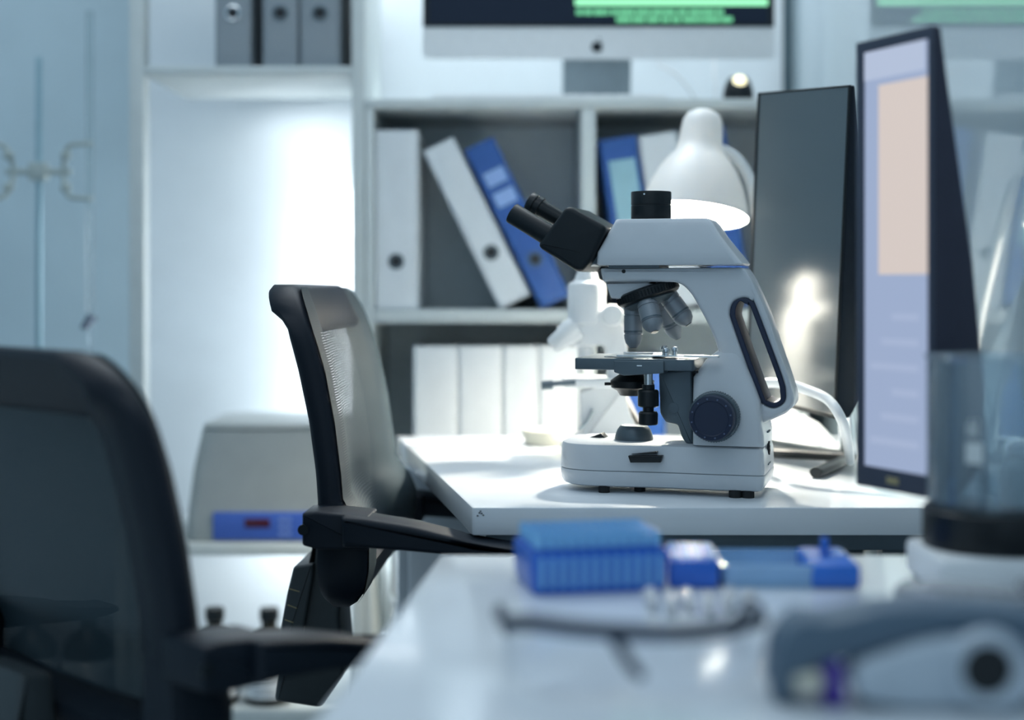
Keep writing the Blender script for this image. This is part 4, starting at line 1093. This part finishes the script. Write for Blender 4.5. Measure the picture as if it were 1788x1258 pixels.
# safety goggles: brow bar, nose bridge, two lenses, temples
yg = 0.85; kg = yg / F
gp = P(1100, 1090, yg)
G = thing('safety_goggles', 'clear safety goggles with a dark brow bar on the nearest desk', 'goggles', (gp.x, yg, DZ))
def gl(px, py, dy=0.0): p = P(px, py, yg + dy); return Vector((p.x - gp.x, p.y - yg, p.z - DZ))
br = [gl(884, 1090, 0.045), gl(930, 1088, 0.018), gl(1000, 1097, 0.004), gl(1090, 1104, 0.0), gl(1180, 1106, 0.004), gl(1262, 1098, 0.018), gl(1328, 1082, 0.045)]
zmin = min(p.z for p in br)
MB().tube(bez(br, 8), 0.0052, 12).build('brow_bar', M_GOGG, G)
ns = [gl(1070, 1108, -0.001), gl(1086, 1136, -0.006), gl(1106, 1168, -0.008), gl(1120, 1182, -0.006)]
MB().tube(bez(ns, 8), lambda t: 0.0042 - 0.001 * t, 12).build('nose_bridge', M_GOGG, G)
for s0, s1, nm in ((0, 3, 'l'), (3, 6, 'r')):
    rows = []
    topc = bez(br, 8)[s0 * 8:s1 * 8 + 1]
    m = len(topc)
    for k in range(9):
        t = k / 8; row = []
        for i, p in enumerate(topc):
            f = i / (m - 1); hgt = p.z * (1 - 0.06 * math.sin(f * PI)) if True else 0
            edge = math.sin(PI * min(max((f if nm == 'l' else 1 - f), 0), 1)) ** 0.35 if 0 < f < 1 else 0.0
            row.append((p.x, p.y - 0.006 * math.sin(t * PI), p.z - (p.z - 0.0012) * t * (0.72 + 0.28 * edge)))
        rows.append(row)
    MB().grid(rows).build('lens', M_LENS, G, 60)
for i, s_ in ((0, -1), (-1, 1)):
    p = br[i]
    MB().tube(bez([p, p + Vector((s_ * 0.006, 0.03, -0.001)), p + Vector((s_ * 0.004, 0.075, -0.006)), p + Vector((0, 0.11, -p.z + 0.004))], 6), 0.0022, 10).build('temple', M_GOGG, G)

# hand-held instrument: slate back, pale grip with a round dark dial
yi = 0.852; ki = yi / F
ip = P(1560, 1235, yi)
I = thing('handheld_instrument', 'blurred slate and pale grey handheld instrument with a round dark dial', 'instrument', (ip.x, yi, DZ))
def il(px, py): p = P(px, py, yi); return (p.x - ip.x, p.z - DZ)
sl = [il(*p) for p in ((1346, 1205), (1352, 1130), (1372, 1095), (1402, 1072), (1425, 1082), (1470, 1075), (1520, 1060), (1600, 1055), (1700, 1060), (1800, 1068), (1860, 1090), (1870, 1160), (1800, 1180), (1740, 1120), (1640, 1100), (1560, 1118), (1480, 1142), (1420, 1155), (1392, 1190), (1372, 1215))]
MB().prism(rpoly(sl, 0.006, 4), -0.012, 0.030, 0.0032, 'y').build('slate_body', M_DEV, I)
pw = [il(*p) for p in ((1478, 1205), (1480, 1150), (1540, 1128), (1600, 1108), (1660, 1100), (1730, 1100), (1785, 1130), (1790, 1195), (1750, 1228), (1660, 1222), (1560, 1222))]
MB().prism(rpoly(pw, 0.010, 4), -0.022, 0.018, 0.005, 'y').build('pale_grip', M_DEVW, I)
dc = il(1700, 1150)
dr = MB().lathe([(0.0150, 0.0), (0.0225, 0.0), (0.0235, 0.003), (0.0215, 0.008), (0.0150, 0.006)], (dc[0], -0.0205, dc[1]), (0, -1, 0), 40, closed=True).build('dial_ring', M_DEVW, I)
MB().lathe([(0.0148, 0.0), (0.0148, 0.004), (0.0, 0.0046)], (dc[0], -0.0205, dc[1]), (0, -1, 0), 36).build('dial_glass', M_BLACK, dr)
pu = il(1446, 1185)
MB().prism(rpoly([il(*p) for p in ((1430, 1150), (1462, 1146), (1468, 1222), (1432, 1224))], 0.003, 3), -0.016, 0.014, 0.002, 'y').build('purple_collar', M_PURPLE, I)
MB().prism(rpoly([il(*p) for p in ((1376, 1170), (1428, 1162), (1428, 1196), (1380, 1196))], 0.004, 3), -0.018, 0.010, 0.002, 'y').build('cream_tip', M_CREAM, I)
MB().box(il(1500, 0)[0], il(1780, 0)[0], -0.012, 0.016, 0.0004, il(0, 1212)[1], 0.003).build('under_rest', M_DEV, I)
MB().box(il(1352, 0)[0], il(1384, 0)[0], -0.008, 0.022, 0.0004, il(0, 1204)[1], 0.003).build('nose_rest', M_DEV, I)

# clear dishes behind the instrument
yq = 1.06
for i, (px, lb) in enumerate(((1672, 'stack of clear dish and lid right of the blue tray, behind the instrument'), (1888, 'clear dish cut by the right edge behind the instrument'))):
    p = P(px, 1080, yq + i * 0.02)
    T = thing('petri_dish', lb, 'dish', (p.x, p.y, DZ), 0, 'clear dishes on the nearest desk')
    MB().lathe([(0.0, 0.0), (0.042, 0.0), (0.044, 0.002), (0.044, 0.016), (0.0425, 0.016), (0.042, 0.003), (0.0, 0.002)], seg=40).build('dish', M_PLASTIC, T)
    MB().lathe([(0.0455, 0.008), (0.0465, 0.008), (0.0465, 0.0205), (0.045, 0.0215), (0.0, 0.0215), (0.0, 0.0205), (0.0455, 0.0195)], seg=40).build('lid', M_PLASTIC, T)
p = P(1622, 1018, 1.10)
tag(MB().lathe([(0.0, 0), (0.011, 0), (0.0115, 0.001), (0.0115, 0.013), (0.010, 0.014), (0.0, 0.014)], (0, 0, 0), (0, 0, 1), 24).build('screw_cap', M_SLATE), 'small dark screw cap behind the slate instrument', 'cap').location = (p.x, 1.135, DZ)

# stirrer with a large glass vessel
ys = 1.20; ks = ys / F
vx = (1735 - CX) * ks
R_ = 0.054
ST = thing('magnetic_stirrer', 'white stirrer base with a black plate at the right edge', 'stirrer', (vx, ys, DZ))
zb = EYE - (974 - HY) * (ys - R_) / F - DZ
zk = EYE - (904 - HY) * (ys - R_) / F - DZ
MB().box(-0.062, 0.058, -0.062, 0.045, 0.0, zb - 0.0005, 0.006).build('base', M_WHITE, ST)
MB().lathe([(R_ + 0.003, zb), (R_ + 0.004, zb + 0.002), (R_ + 0.004, zk - 0.002), (R_ + 0.002, zk), (0, zk)], seg=56).build('black_plate', M_BLACK, ST)
zv = EYE - (628 - HY) * (ys - R_) / F - DZ - zk
V = thing('glass_jar', 'clear glass jar with small printed marks on the black stirrer plate', 'jar', (vx, ys, DZ + zk + 0.0005))
MB().lathe([(0.0, 0.0), (R_ - 0.004, 0.0), (R_, 0.005), (R_, zv - 0.004), (R_ + 0.003, zv), (R_ + 0.001, zv + 0.001), (R_ - 0.002, zv - 0.004), (R_ - 0.002, 0.006), (R_ - 0.006, 0.003), (0.0, 0.003)], seg=64).build('vessel', M_GLASSH, V)
pmk = MB()
for k in range(4):
    t0_ = -2.28 + k * 0.045
    zz = zv * 0.50
    pmk.prism([((R_ + 0.0006) * math.cos(t), (R_ + 0.0006) * math.sin(t)) for t in (t0_, t0_ + 0.025)] + [((R_ - 0.0004) * math.cos(t), (R_ - 0.0004) * math.sin(t)) for t in (t0_ + 0.025, t0_)], zz, zz + 0.010 + 0.004 * (k % 2), 0, 'z')
for zz, zl in ((zv * 0.5 - 0.022, 0.017),):
    t0_ = -2.30
    aa = [t0_ + q * 0.05 for q in range(6)]
    pmk.prism([((R_ + 0.0006) * math.cos(t), (R_ + 0.0006) * math.sin(t)) for t in aa] + [((R_ - 0.0004) * math.cos(t), (R_ - 0.0004) * math.sin(t)) for t in reversed(aa)], zz, zz + zl, 0, 'z')
pmk.build('printed_marks', mat('print_white', (0.62, 0.66, 0.66), 0.6), V)
q = thing('sample_bottle', 'small pale bottle standing inside the glass jar', 'bottle', (vx + 0.020, ys - 0.014, DZ + zk + 0.004))
MB().lathe([(0.017, 0), (0.0185, 0.001), (0.0185, 0.030), (0.013, 0.038), (0.010, 0.040)], seg=32).build('body', mat('pale_grey_glass', (0.40, 0.48, 0.50), 0.25), q)
MB().lathe([(0.0115, 0.0402), (0.0125, 0.041), (0.0125, 0.052), (0.0, 0.053)], seg=24).build('cap', M_WHITE, q)
